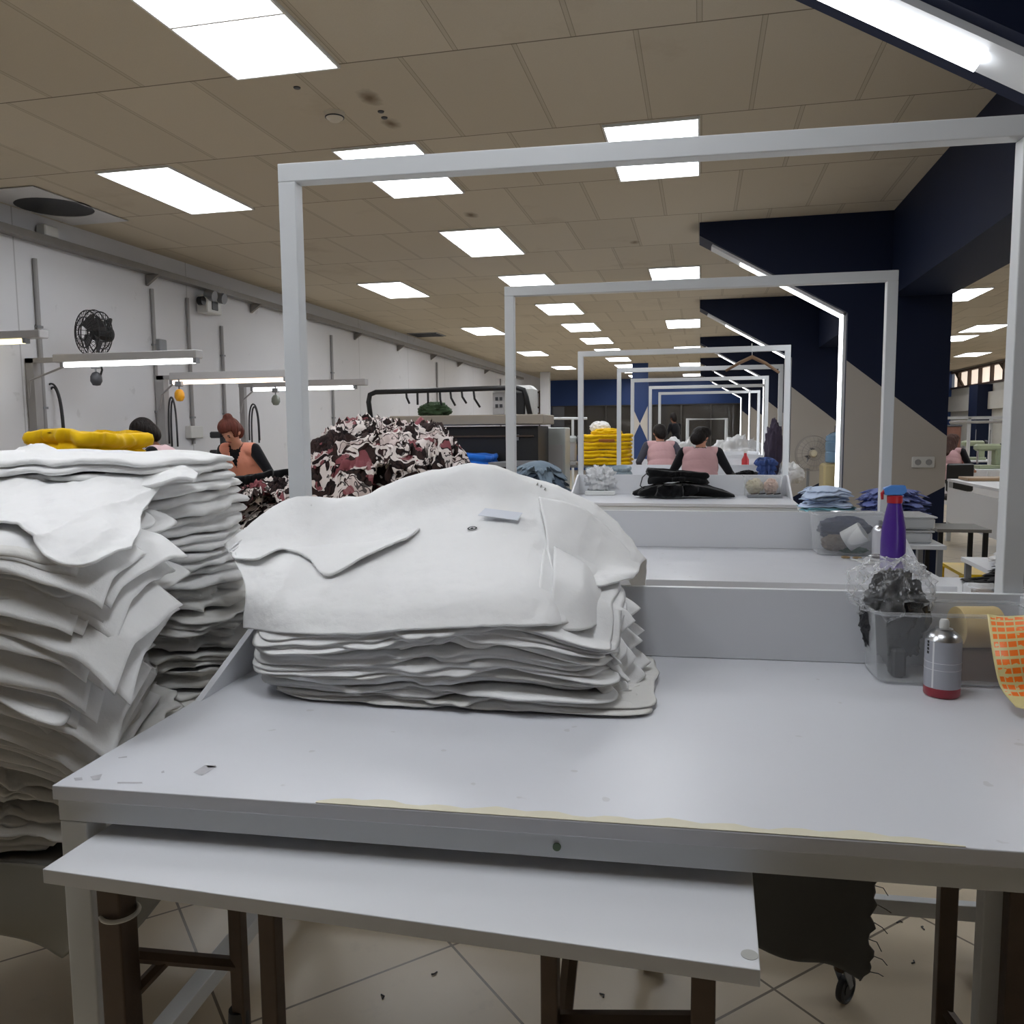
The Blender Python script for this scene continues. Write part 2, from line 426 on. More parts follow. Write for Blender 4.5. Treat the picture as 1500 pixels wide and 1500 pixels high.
# ------------------------------------------------------------------ navy beam and angular pillars
XP0, XP1 = 1.28, 2.14
BZ = CAMZ+1.17
o = MB().box(((1.64+XP1)/2, 14, (BZ+CZ)/2), (XP1-1.64, 34, CZ-BZ)).build('beam', M_navy); struct(o, 'long navy beam running away above the pillars', 'beam')
def led_material():
    return emit('led strip', (.93, .96, 1.0), 5.0)
M_led = led_material()
M_chan = mat('white led channel', (.72, .74, .76), .4, var=.01)
TH = .4
def make_pillar(i, Y):
    zt = CAMZ+1.80; zk = CAMZ+1.045
    b = MB()
    poly = [(-.035, CZ-.002), (-.035, zt+.0), (XP0, zk), (XP0, 0), (XP1, 0), (XP1, CZ-.002)]
    y0, y1 = Y, Y+TH
    n = len(poly)
    # front face split into navy and beige areas (two-tone paint)
    z1L, z1R, z0L, z0R = CAMZ+.62, CAMZ-.07, CAMZ-1.02, CAMZ-.52
    V = [(x, y0, z) for x, z in poly]+[(x, y1, z) for x, z in poly]
    V += [(XP0, y0, z1L), (XP1, y0, z1R), (XP0, y0, z0L), (XP1, y0, z0R)]
    a = 12
    b.add(V, [(0, 1, 2, a, a+1, 5)], 0)
    b.add(V, [(a, a+2, a+3, a+1)], 1)
    b.add(V, [(a+2, 3, 4, a+3)], 0)
    b.add(V, [(11, 10, 9, 8, 7, 6)], 0)
    for k in range(n):
        j = (k+1) % n; b.add(V, [(k, k+n, j+n, j)], 0)
    me = b.build('pillar_%d' % i, [M_navy, M_beige])
    bm = bmesh.new(); bm.from_mesh(me.data); bmesh.ops.remove_doubles(bm, verts=bm.verts, dist=1e-5); bmesh.ops.recalc_face_normals(bm, faces=bm.faces); bm.to_mesh(me.data); bm.free()
    struct(me, 'angular navy and beige pillar with light strip, %s in the row' % ORD[i], 'pillar')
    # channel and strip along the slanted underside and the left edge
    ym = Y+TH*.42
    d = Vector((XP0+.035, 0, zk-zt)); L = d.length; d.normalize(); nrm = Vector((d.z, 0, -d.x))
    if nrm.z > 0: nrm = -nrm
    A = Vector((-.035, ym, zt)); B = Vector((XP0, ym, zk)); D = Vector((XP0, ym, .25))
    c = MB()
    ang = math.atan2(d.z, d.x)
    Mx = Matrix.Translation(A) @ Matrix.Rotation(-ang, 4, 'Y')
    c.box(((L+.14)/2, 0, -.012), (L-.14, .21, .024), M=Mx)
    c.box((XP0-.012, ym, (zk+.02)/2+.1), (.024, .21, zk-.18))
    c.build('led_channel', M_chan, me)
    s = MB()
    Mx2 = Matrix.Translation(A) @ Matrix.Rotation(-ang, 4, 'Y')
    if i == 1:
        s.tube([Mx2 @ Vector((.2+q*(L-.62), 0, -.03)) for q in (0, 1)], .042, 16)
    else:
        s.box(((L+.45)/2, 0, -.028), (L-.45, .11, .012), M=Mx2)
    s.box((XP0-.03, ym, (zk)/2+.1), (.014, .11, zk-.2))
    s.build('led_strip', M_led, me)
    return me
PILY = (3.0, 8.05, 12.72, 17.7, 22.8, 27.6)
for i, Y in enumerate(PILY): make_pillar(i+1, Y)
t = thing('wall_socket', 'white double wall socket on the beige face of the near pillar', 'socket', at(1352, 677, 8.05))
MB().rbox((0, -.008, 0), (.19, .016, .1), .006).build('plate', M_plug, t)
for k in (-1, 1):
    Mx = Matrix.Translation((k*.045, -.017, 0)) @ Matrix.Rotation(PI/2, 4, 'X')
    MB().lathe([(.0, 0), (.027, 0), (.027, .004), (.021, .004), (.02, -.0005), (0, -.0005)], M=Mx, n=20).build('outlet', mat('socket well', rgb(150, 150, 150), .5), t)

# far diamond painted post
xa, xb = at(926, 620, 24).x, at(949, 620, 24).x
b = MB().box(((xa+xb)/2, 24, CZ/2), (xb-xa, .12, CZ))
o = b.build('pillar_7', M_blue); struct(o, 'blue post with a pale diamond cut pattern near the far wall', 'pillar')
zt, zb2 = at(937, 595, 24).z, at(937, 646, 24).z; zm = (zt+zb2)/2; xm = (xa+xb)/2
b = MB()
b.prism([(xa, zt), (xm, zm), (xa, zb2)], 23.925, 23.94); b.prism([(xb, zt), (xb, zb2), (xm, zm)], 23.925, 23.94)
b.build('painted_triangle', mat('pale triangle', rgb(205, 200, 192), .6), o)

# ------------------------------------------------------------------ work tables with frames
M_tape = mat('yellowed tape', rgb(214, 208, 186), .5, var=.05, vscale=14)
def table_mat():
    s = NT('white tabletop'); co = s.coord()
    sp = s.ramp(s.noise(23, 2, rough=.3), [(.76, (0, 0, 0)), (.78, (1, 1, 1))])
    sm = s.ramp(s.noise(2.6, 6, rough=.7), [(.52, (0, 0, 0)), (.75, (1, 1, 1))])
    base = s.mix(s.math('MULTIPLY', sm, .22), (.66, .67, .71), (.55, .56, .59))
    base = s.mix(s.math('MULTIPLY', sp, .3), base, (.35, .33, .31))
    s.link(base, s.b.inputs['Base Color']); s.b.inputs['Roughness'].default_value = .3
    s.b.inputs['Specular IOR Level'].default_value = .45
    s.link(s.math('ADD', .27, s.math('MULTIPLY', s.noise(9, 4), .14)), s.b.inputs['Roughness'])
    return s.m
M_top = table_mat()
TW, TD, TZ = 2.10, 1.07, .80
def make_table(label, loc, rz, frame=True, fh=1.475, group='white work tables in a line', panel=True):
    t = thing('work_table', label, 'work table', loc, rz, group)
    w = TW/2
    MB().box((0, TD/2, TZ-.014), (TW, TD, .028)).build('tabletop', M_top, t, bevel=.002)
    b = MB()
    b.box((0, .03, TZ-.050), (TW-.01, .045, .042)); b.box((0, TD-.05, TZ-.050), (TW-.01, .045, .042))
    for k in (-1, 1): b.box((k*(w-.03), TD/2, TZ-.050), (.045, TD-.14, .042))
    b.build('apron', M_paint, t, bevel=.0015)
    for sx in (-1, 1):
        for yy in (.036, TD-.056):
            MB().box((sx*(w-.034), yy, (TZ-.072)/2), (.056, .056, TZ-.072)).build('leg', M_paint, t, bevel=.003)
        MB().box((sx*(w-.034), TD/2, .12), (.045, TD-.16, .045)).build('side_rail', M_paint, t, bevel=.002)
    MB().box((0, TD-.056, .12), (TW-.13, .03, .045)).build('back_rail', M_paint, t, bevel=.002)
    if panel:
        MB().box((0, TD-.012, TZ+.1025), (TW, .022, .203)).build('back_panel', M_laminate, t, bevel=.0015)
        for sx in (-1, 1):
            x = sx*(w-.010)
            V = [(x-.009, TD-.58, TZ), (x-.009, TD-.024, TZ), (x-.009, TD-.024, TZ+.2), (x-.009, TD-.07, TZ+.2)]
            V += [(p[0]+.018, p[1], p[2]) for p in V]
            MB().add(V, [(0, 1, 2, 3), (7, 6, 5, 4), (0, 4, 5, 1), (1, 5, 6, 2), (2, 6, 7, 3), (3, 7, 4, 0)]).build('side_wing', M_laminate, t, bevel=.0015)
    if frame:
        h = fh
        for sx in (-1, 1):
            MB().box((sx*(w-.027), TD+.027, TZ-.06+(h+.06)/2-.027), (.054, .054, h+.06-.054)).build('frame_post', M_paint, t, bevel=.003)
        MB().box((0, TD+.027, TZ+h-.027), (TW, .054, .054)).build('frame_bar', M_paint, t, bevel=.003)
    return t
def table_at(FL, rz):  # origin at the middle of the front edge, from the front left corner
    return Vector((FL[0]+TW/2*math.cos(rz), FL[1]+TW/2*math.sin(rz), 0))
R1 = math.radians(3.4)
P1 = table_at((-1.176, 1.255), R1)
T1 = make_table('nearest white work table holding the big heap of white shirts', P1, R1, fh=1.452)
# worn cream tape along the front edge, a screw cap in the apron
def loc1(px, py, z=TZ):
    p = atz(px, py, z); c, s = math.cos(-R1), math.sin(-R1); d = p-P1
    return Vector((d.x*c-d.y*s, d.x*s+d.y*c, z))
a, b_ = loc1(478, 1159), loc1(1400, 1222)
n = 40; tp = MB(); V = []
for k in range(n+1):
    x = a.x+(b_.x-a.x)*k/n
    wob = .022+.006*math.sin(k*1.7)+.004*math.sin(k*.6)
    wob *= min(1, .3+k/3, .2+(n-k)/4)
    V += [(x, .001, TZ+.0012), (x, .001+wob, TZ+.0012)]
tp.add(V, [(2*k, 2*k+2, 2*k+3, 2*k+1) for k in range(n)]).build('edge_tape', M_tape, T1, solid=.001, offset=0)
MB().cyl((loc1(808, 1230).x, .0065, TZ-.05), (loc1(808, 1230).x, .0035, TZ-.05), .007, n=16).build('screw_cap', mat('green cap', rgb(92, 112, 84), .5), T1)
sc_ = MB()
def smear(pts):
    V = [tuple(loc1(x, y)+Vector((0, 0, .0006))) for x, y in pts]; sc_.add(V, [tuple(range(len(V)))])
smear([(283, 1132), (300, 1121), (318, 1123), (306, 1130), (296, 1136)]); smear([(302, 1122), (316, 1121), (317, 1124), (305, 1125)])
smear([(108, 1140), (120, 1139), (121, 1143), (110, 1144)]); smear([(132, 1138), (150, 1134), (146, 1142), (136, 1143)]); smear([(172, 1146), (208, 1146), (209, 1148), (172, 1148)])
smear([(173, 1110), (186, 1108), (186, 1110), (174, 1111)]); smear([(236, 1131), (240, 1129), (241, 1132), (237, 1133)])
so_ = sc_.build('scuff_mark', mat('grey scuff', rgb(176, 175, 180), .5, var=.2, vscale=90), T1); so_['kind'] = 'stuff'
R2 = math.radians(2.2)
P2 = Vector((-.01, 3.63, 0)); T2 = make_table('second white work table, behind the shirt heap, purple bottle on it', P2, R2)
P3 = Vector((-.21, 7.5, 0)); T3 = make_table('white work table with the black garment lying on it', P3, math.radians(-.5))
fx = lambda l, r, y, Y: (at(l, y, Y).x+at(r, y, Y).x)/2
Y4, Y5, Y6, Y7 = 11.05, 13.3, 15.6, 18.1
P4 = Vector((fx(906, 1145, 545, Y4), Y4-TD, 0)); T4 = make_table('white work table in front of the left pink-vested person', P4, 0)
P5 = Vector((fx(925, 1125, 560, Y5), Y5-TD, 0)); T5 = make_table('fifth framed white table beyond the two pink-vested people', P5, 0)
P6 = Vector((fx(951, 1123, 570, Y6), Y6-TD, 0)); T6 = make_table('second-farthest framed white table in the line', P6, 0)
P7 = Vector((fx(965, 1113, 580, Y7), Y7-TD, 0)); T7 = make_table('farthest framed white table in the line', P7, 0)
# ================================================================== cloth
def cloth_mat(name, col, var=.03, rough=.9, fine=.25, fold=0.):
    s = NT(name); co = s.coord()
    n = s.noise(5, 4)
    lo = tuple(c*(1-var) for c in col); hi = tuple(min(1, c*(1+var)) for c in col)
    s.link(s.mix(n, lo, hi), s.b.inputs['Base Color']); s.b.inputs['Roughness'].default_value = rough
    s.b.inputs['Specular IOR Level'].default_value = .15
    s.b.inputs['Sheen Weight'].default_value = .15
    s.bump(s.math('ADD', s.noise(28, 4), s.math('MULTIPLY', s.noise(420, 1), .08)), fine, .012)
    return s.m
M_wcloth = cloth_mat('white cotton', (.85, .85, .85))
M_wcloth2 = cloth_mat('off white cotton', (.76, .75, .725))
M_ycloth = cloth_mat('yellow cotton', rgb(236, 190, 16), .1)

def slab(name, m, c, h, a, S0, S1, lips=2, seed=0, p=5, edge=.018, pleat=.008, pf=9, rec=.014, N=200, parent=None, lo=.17):
    """one folded garment: a soft slab between the surfaces S0 and S1 with cloth edges round its side"""
    r = np.random.RandomState(seed)
    td = np.linspace(0, 2*PI, 2400, endpoint=False)
    Rd = (np.abs(np.cos(td)/h[0])**p+np.abs(np.sin(td)/h[1])**p)**(-1/p)
    px_, py_ = Rd*np.cos(td), Rd*np.sin(td)
    ds = np.hypot(np.diff(np.append(px_, px_[0])), np.diff(np.append(py_, py_[0]))); L_ = np.concatenate([[0], np.cumsum(ds)[:-1]])/ds.sum()
    th = np.interp(np.linspace(0, 1, N, endpoint=False), L_, td)
    cx, sx = np.cos(th), np.sin(th)
    R = (np.abs(cx/h[0])**p+np.abs(sx/h[1])**p)**(-1/p)
    prof = []
    for l in range(lips):
        for q, o in ((.10, -rec), (.2, -.003), (.5, .004), (.8, -.003), (.90, -rec)):
            prof.append((l, (l+q)/lips, o))
    off = []
    for l in range(lips):
        e = edge*(fbm(cx*1.7, sx*1.7, l*3.1+seed, seed+l, 3)+r.uniform(-.5, .5))
        off.append(e)
    P = []
    def pt(rad, hh):
        x, y = cx*rad, sx*rad
        X = c[0]+x*math.cos(a)-y*math.sin(a); Y = c[1]+x*math.sin(a)+y*math.cos(a)
        Z = S0(X, Y)*(1-hh)+S1(X, Y)*hh
        return np.stack([X, Y, Z], -1)
    for f in (0., .35, .65, .85): P.append(pt(np.maximum(R*f, 1e-4), lo))
    for l, hh, o in prof:
        pl = pleat*ridged(cx*pf*.35, sx*pf*.35, hh*1.5+seed, seed+5, 2)
        P.append(pt(R+off[l]+o+pl-pleat, hh))
    for f in (.88, .74, .6, .45, .3, .15, 0.): P.append(pt(np.maximum((R+off[-1])*f, 1e-4), 1-lo))
    A = np.stack(P, 1)
    b = MB().grid(A, closeu=True)
    return b.build(name, m, parent, smooth=True)

def catmull(net, nu, nv):
    """smooth interpolation of a control net (a, b, 3) to (nu, nv, 3)"""
    def one(Pp, n):
        k = Pp.shape[0]; t = np.linspace(0, k-1, n); i = np.minimum(t.astype(int), k-2); f = (t-i)[:, None, None]
        P0, P1, P2, P3 = (Pp[np.clip(i+d, 0, k-1)] for d in (-1, 0, 1, 2))
        # mirror the ends
        P0 = np.where((i == 0)[:, None, None], 2*P1-P2, P0); P3 = np.where((i == k-2)[:, None, None], 2*P2-P1, P3)
        return .5*((2*P1)+(-P0+P2)*f+(2*P0-5*P1+4*P2-P3)*f*f+(-P0+3*P1-3*P2+P3)*f**3)
    A = one(net, nu)
    return one(A.transpose(1, 0, 2), nv).transpose(1, 0, 2)
def normals(A):
    du = np.gradient(A, axis=0); dv = np.gradient(A, axis=1)
    n = np.cross(du, dv); n /= np.linalg.norm(n, axis=-1, keepdims=True)+1e-9
    return n
def net_px(rows):
    return np.array([[list(at(x, y, Y)) for x, y, Y in r] for r in rows]).transpose(1, 0, 2)
def sheet(name, m, A, parent=None, solid=.004, up=True):
    n = normals(A)
    if n[..., 2].mean() < 0: A = A[::-1]
    b = MB().grid(A)
    return b.build(name, m, parent, smooth=True, solid=solid, offset=-1)
def proj_px(A):
    d = A-np.array([0, 0, CAMZ]); zc = d@AX_F
    return np.stack([750+F_PX*(d@AX_R)/zc, 750+F_PX*(d@AX_D)/zc], -1)
def surf_at(A, px, py):
    q = proj_px(A.reshape(-1, 3)); i = int(np.argmin(((q-np.array([px, py]))**2).sum(1)))
    n = normals(A).reshape(-1, 3)[i]
    if n[2] < 0: n = -n
    return A.reshape(-1, 3)[i], n

# ------------------------------------------------------------------ heap of white shirts on the near table
def wrinkle(A, seed, amp=1.):
    """soft drape folds on a sheet"""
    n = normals(A)
    if n[..., 2].mean() < 0: n = -n
    x, y, z = A[..., 0], A[..., 1], A[..., 2]
    s = x*.85-z*.5+y*.2; t = x*.5+z*.85
    w = .012*vnoise(s*5, t*2.2, 0, seed)+.006*vnoise(s*3+t*6, t*2-s*2, 4.2, seed+2)+.0045*ridged(s*9, t*4, 1.5, seed+3, 2)+.002*fbm(x*22, y*22, z*22, seed+9, 3)
    return A+n*(w*amp)[..., None]
rows = [
 [(332, 800, 2.15), (432, 738, 2.28), (520, 728, 2.33), (640, 690, 2.38), (725, 683, 2.40), (860, 738, 2.42), (936, 828, 2.36)],
 [(335, 812, 2.10), (425, 790, 2.15), (530, 775, 2.20), (640, 745, 2.27), (730, 735, 2.29), (840, 775, 2.30), (925, 842, 2.30)],
 [(348, 832, 2.00), (415, 835, 1.97), (530, 830, 1.99), (650, 810, 2.05), (750, 800, 2.09), (812, 815, 2.13), (880, 842, 2.21)],
 [(362, 868, 1.90), (420, 885, 1.86), (540, 885, 1.85), (660, 872, 1.86), (760, 862, 1.88), (810, 860, 1.96), (835, 862, 2.09)],
 [(358, 920, 1.87), (430, 928, 1.805), (545, 925, 1.79), (665, 920, 1.79), (765, 917, 1.80), (817, 915, 1.85), (826, 908, 1.99)]]
net = net_px(rows)
back = net[:, :1].copy(); back[:, :, 1] += .16; back[:, :, 2] -= .03
back[0, :, 1] = 2.20; back[1, :, 1] = 2.27
back2 = back.copy(); back2[:, :, 1] += .05; back2[:, :, 2] -= .13; back2[0, :, 1] = 2.23; back2[0, :, 2] = 1.06; back2[1, :, 1] = 2.28; back2[1, :, 2] = 1.10
net = np.concatenate([back2, back, net], 1)
A0 = catmull(net, 150, 130)
A = wrinkle(A0, 5)
# crisp right body edge and hem band
top = sheet('draped_shirt', M_wcloth, A, solid=.005)
tag(top, 'large white t-shirt spread over the top of the heap on the near table', 't-shirt', 'white shirts heaped on the near table')

def height_under(A, pad=.012, res=.01, grow=.14, fall=.35, blur=10):
    """height field just below a sheet, on a grid; beyond the sheet it falls away"""
    P = A.reshape(-1, 3); x0, x1 = P[:, 0].min()-grow, P[:, 0].max()+grow; y0, y1 = P[:, 1].min()-grow, P[:, 1].max()+grow
    gx, gy = np.arange(x0, x1, res), np.arange(y0, y1, res)
    G = np.zeros((len(gx), len(gy)))
    Q = P[::3]
    for i, x in enumerate(gx):
        d = (Q[None, :, 0]-x)**2+(Q[None, :, 1]-gy[:, None])**2
        # lowest sheet point among the near ones, so that nothing pokes through a steep side
        m = np.where(d < .012**2, Q[None, :, 2], 9).min(1); j = d.argmin(1)
        G[i] = np.where(m < 8, m, Q[j, 2]-fall*np.sqrt(d[np.arange(len(gy)), j]))
    for _ in range(3):
        g = np.pad(G, 1, mode='edge'); G = np.minimum(G, (g[:-2, 1:-1]+g[2:, 1:-1]+g[1:-1, :-2]+g[1:-1, 2:])/4+.004)
    for _ in range(blur):
        g = np.pad(G, 1, mode='edge'); G = (g[:-2, 1:-1]+g[2:, 1:-1]+g[1:-1, :-2]+g[1:-1, 2:])/4
    def f(x, y):
        u = np.clip((np.asarray(x)-x0)/res, 0, len(gx)-1.001); v = np.clip((np.asarray(y)-y0)/res, 0, len(gy)-1.001)
        i, j = u.astype(int), v.astype(int); a, b = u-i, v-j
        return G[i, j]*(1-a)*(1-b)+G[i+1, j]*a*(1-b)+G[i, j+1]*(1-a)*b+G[i+1, j+1]*a*b-pad
    return f
H_mid = height_under(A, .016)
NMID = 9
def S_mid(k):
    def f(x, y):
        H = np.maximum(H_mid(x, y), TZ+.10)
        z = TZ+.004+(H-TZ-.004)*k/NMID
        return z+.004*fbm(x*3.5, y*3.5, k*2.3, 11, 2)*(k > 0)*(k < NMID)
    return f
rr = np.random.RandomState(4)
for k in range(NMID):
    t_ = k/(NMID-1)
    cx_ = -.665+rr.uniform(-.02, .02)+(.07 if k % 3 == 0 else .02)*(1-t_); cy_ = 2.038+rr.uniform(-.008, .008)
    hx_ = .445+rr.uniform(-.03, .015); hy_ = .228
    ord_ = ORD[k+1]
    o = slab('folded_shirt', M_wcloth if k % 3 else M_wcloth2, (cx_, cy_), (hx_, hy_), R1*.5+rr.uniform(-.03, .03), S_mid(k), S_mid(k+1),
             lips=(2, 2, 1, 3)[k % 4], seed=20+k, p=7, edge=.030, pleat=(.010 if k == 0 else .004), pf=9, rec=.014, N=420)
    if k in (1, 2, 3, 4, 5, 6, 8):
        # bunched sleeve hanging out at the right end of this shirt
        for y0_, y1_ in (((1.90, 2.08), (2.05, 2.20)) if k % 2 else ((1.98, 2.18),)):
            uu = np.linspace(0, 1, 56)[:, None]; vv = np.linspace(0, 1, 26)[None, :]
            xr = cx_+hx_-.05; Yv = y0_+(y1_-y0_)*uu+0*vv+.03*vv*(uu-.5)
            lean_ = .12*np.clip((Yv-1.95)/.3, 0, 1)
            pl_ = .014*np.sin(uu*rr.uniform(15, 24)+k+.8*vv)+.010*fbm(uu*6, vv*2, k*1.7, 33, 2)
            ln_ = rr.uniform(.07, .12)
            Xv = xr+vv*(ln_*.75)+lean_*.35*vv+pl_*vv**.7
            Zs = S_mid(k+1)(np.minimum(Xv, xr+.02), Yv)-.006
            Zv = np.maximum(Zs-ln_*.75*vv**1.7+.5*pl_*vv, TZ+.013+.004*np.sin(uu*20))
            sheet('bunched_sleeve', M_wcloth2 if k % 2 else M_wcloth, np.stack([Xv, Yv, Zv], -1), o, solid=.004)
    tag(o, 'folded white t-shirt in the heap on the near table, %s layer from the bottom' % ord_, 't-shirt', 'white shirts heaped on the near table')

def lift_patch(rows, d, nu=80, nv=44):
    """a flap of cloth lying d above the spread shirt; rows of photo points on its surface"""
    nt = np.array([[(x, y, 0.) for x, y in r] for r in rows]).transpose(1, 0, 2)
    Q = catmull(nt, nu, nv)[..., :2]
    AP = proj_px(A.reshape(-1, 3)); AF = A.reshape(-1, 3); n_ = normals(A)
    if n_[..., 2].mean() < 0: n_ = -n_
    nf = n_.reshape(-1, 3); out = np.zeros((nu, nv, 3))
    for i in range(nu):
        dd = ((Q[i][:, None]-AP[None])**2).sum(-1); k = np.argsort(dd, 1)[:, :4]
        w_ = 1/(np.take_along_axis(dd, k, 1)+.5); w_ /= w_.sum(1, keepdims=True)
        out[i] = (AF[k]*w_[..., None]).sum(1)+d*(nf[k]*w_[..., None]).sum(1)
    for _ in range(4):
        o_ = out.copy(); o_[1:-1, 1:-1] = (out[:-2, 1:-1]+out[2:, 1:-1]+out[1:-1, :-2]+out[1:-1, 2:])/4; out = o_
    return out
sl = lift_patch([[(342, 806), (390, 772), (436, 750), (490, 742), (540, 742), (590, 744), (640, 748)],
                 [(342, 814), (385, 794), (430, 784), (480, 788), (530, 786), (580, 776), (625, 768)],
                 [(346, 824), (378, 830), (418, 810), (452, 824), (480, 848), (534, 827), (598, 796)]], .014)
e_ = np.linspace(0, 1, sl.shape[1])[None, :]
sl[..., 2] += .012*np.clip((e_-.8)/.2, 0, 1)*np.clip(np.sin(np.linspace(0, 1, sl.shape[0])*9)[:, None], 0, 1)
o = sheet('sleeve', M_wcloth, sl, top, solid=.006)
# right sleeve: free hanging over the side
def at_rows(rr_): return catmull(net_px(rr_), 60, 50)
rs = at_rows([[(790, 730, 2.33), (845, 742, 2.36), (880, 765, 2.38), (915, 800, 2.36), (938, 826, 2.34)],
              [(800, 775, 2.22), (838, 790, 2.24), (868, 808, 2.26), (900, 822, 2.28), (936, 836, 2.29)],
              [(805, 812, 2.12), (832, 832, 2.14), (858, 846, 2.17), (893, 842, 2.20), (934, 838, 2.24)],
              [(812, 838, 2.03), (838, 862, 2.05), (858, 858, 2.11), (888, 856, 2.16), (928, 846, 2.22)]])
rs[..., 1] -= .012; rs = wrinkle(rs, 31, .8)
sheet('sleeve', M_wcloth, rs, top, solid=.006)
# the logo, the printed card, the collar
def decal(pts, m, name, parent, d=.004, thick=.001):
    V = []
    for x, y in pts:
        q, n = surf_at(A, x, y); V.append(tuple(Vector(q)+Vector(n)*d))
    return MB().add(V, [tuple(range(len(V)))]).build(name, m, parent, solid=thick, offset=1)
q, n = surf_at(A, 690, 775); n = Vector(n); q = Vector(q)+n*.004
tx = Vector((1, .2, .35)); tx = (tx-n*tx.dot(n)).normalized(); ty = n.cross(tx)
M_ink = mat('dark print', (.02, .022, .03), .6)
lg = MB(); K = 28
def el(a, rx, ry): return q+tx*(rx*math.cos(a))+ty*(ry*math.sin(a)*(1.15 if abs(math.cos(a)) < .7 else 1))
V = [el(2*PI*i/K, .0135, .0095) for i in range(K)]+[el(2*PI*i/K, .0095, .0062) for i in range(K)]
lg.add(V, [(i, (i+1) % K, K+(i+1) % K, K+i) for i in range(K)])
V = [q-tx*.001+tx*(.0045*math.cos(2*PI*i/K))+ty*(.0045*math.sin(2*PI*i/K)) for i in range(K)]
lg.add(V, [tuple(range(K))]); lg.build('chest_emblem', M_ink, top)
q2, n2 = surf_at(A, 731, 757); n2 = Vector(n2); q2 = Vector(q2)+n2*.012
u2 = Vector((1, .15, .02)); u2 = (u2-n2*u2.dot(n2)).normalized(); v2 = n2.cross(u2)
card = MB().add([q2-u2*.058-v2*.022, q2+u2*.052-v2*.026, q2+u2*.064+v2*.02, q2-u2*.042+v2*.024], [(0, 1, 2, 3)]).build('paper_label', mat('paper card', (.70, .73, .80), .6), None, solid=.001, offset=1)
tag(card, 'small white paper card lying on the spread white shirt', 'paper card')
cl_ = lift_patch([[(642, 724), (665, 741), (700, 749), (738, 744), (764, 726)], [(645, 718), (667, 735), (699, 743), (736, 738), (760, 720)], [(650, 713), (670, 729), (698, 737), (733, 732), (754, 715)]], .007, 60, 14)
sheet('collar', M_wcloth, cl_, top, solid=.006)
cl_ = lift_patch([[(733, 742), (752, 731), (775, 727), (797, 736)], [(736, 735), (754, 723), (777, 720), (798, 730)], [(739, 729), (757, 716), (780, 714), (799, 724)]], .012, 50, 14)
sheet('neck_fold', M_wcloth2, cl_, top, solid=.009)
# shirts under the top one whose side hems step out on the right
for j, (dx, dy) in enumerate(((26, 10), (48, 22))):
    rw = [[(782+dx*.6, 800, 2.13), (806+dx*.9, 822, 2.15), (822+dx*1.1, 842, 2.22), (850+dx, 850, 2.30)],
          [(770+dx*.8, 850, 1.93), (806+dx, 862, 1.97), (824+dx, 868, 2.07), (846+dx, 872, 2.20)],
          [(765+dx*.8, 905+dy, 1.83), (808+dx, 903+dy, 1.88), (824+dx, 897+dy, 2.0), (842+dx, 890+dy, 2.14)]]
    a_ = wrinkle(catmull(net_px(rw), 40, 40), 41+j, .5); a_[..., 1] += .012*(j+1)
    o = sheet('draped_shirt', M_wcloth, a_, solid=.005)
    tag(o, 'white t-shirt whose hem steps out under the spread shirt, %s' % ('upper one' if j == 0 else 'lower one'), 't-shirt', 'white shirts heaped on the near table')

# ------------------------------------------------------------------ tall pile at the left: front column
# top of the front column: one loose shirt spread over both columns
rows = [[(-60, 690, 2.5), (20, 658, 2.45), (60, 652, 2.4), (110, 668, 2.4), (170, 663, 2.4), (220, 664, 2.4), (262, 672, 2.4)],
        [(-70, 725, 2.15), (15, 690, 2.1), (60, 690, 2.1), (110, 695, 2.1), (165, 690, 2.1), (215, 688, 2.12), (250, 694, 2.13)],
        [(-80, 755, 1.9), (10, 725, 1.85), (60, 730, 1.83), (110, 730, 1.82), (150, 728, 1.84), (185, 732, 1.86), (213, 738, 1.88)],
        [(-90, 770, 1.75), (0, 752, 1.66), (50, 765, 1.62), (100, 765, 1.6), (145, 765, 1.60), (178, 770, 1.65), (205, 765, 1.7)],
        [(-95, 790, 1.62), (0, 770, 1.53), (45, 778, 1.49), (85, 815, 1.46), (128, 812, 1.47), (160, 800, 1.52), (196, 790, 1.6)]]
A2 = wrinkle(catmull(net_px(rows), 120, 110), 77, 1.5)
TOPF = o = sheet('draped_shirt', M_wcloth, A2, solid=.006)
tag(o, 'white t-shirt spread loosely over the top of the tall left pile', 't-shirt', 'white shirts in the tall front pile')

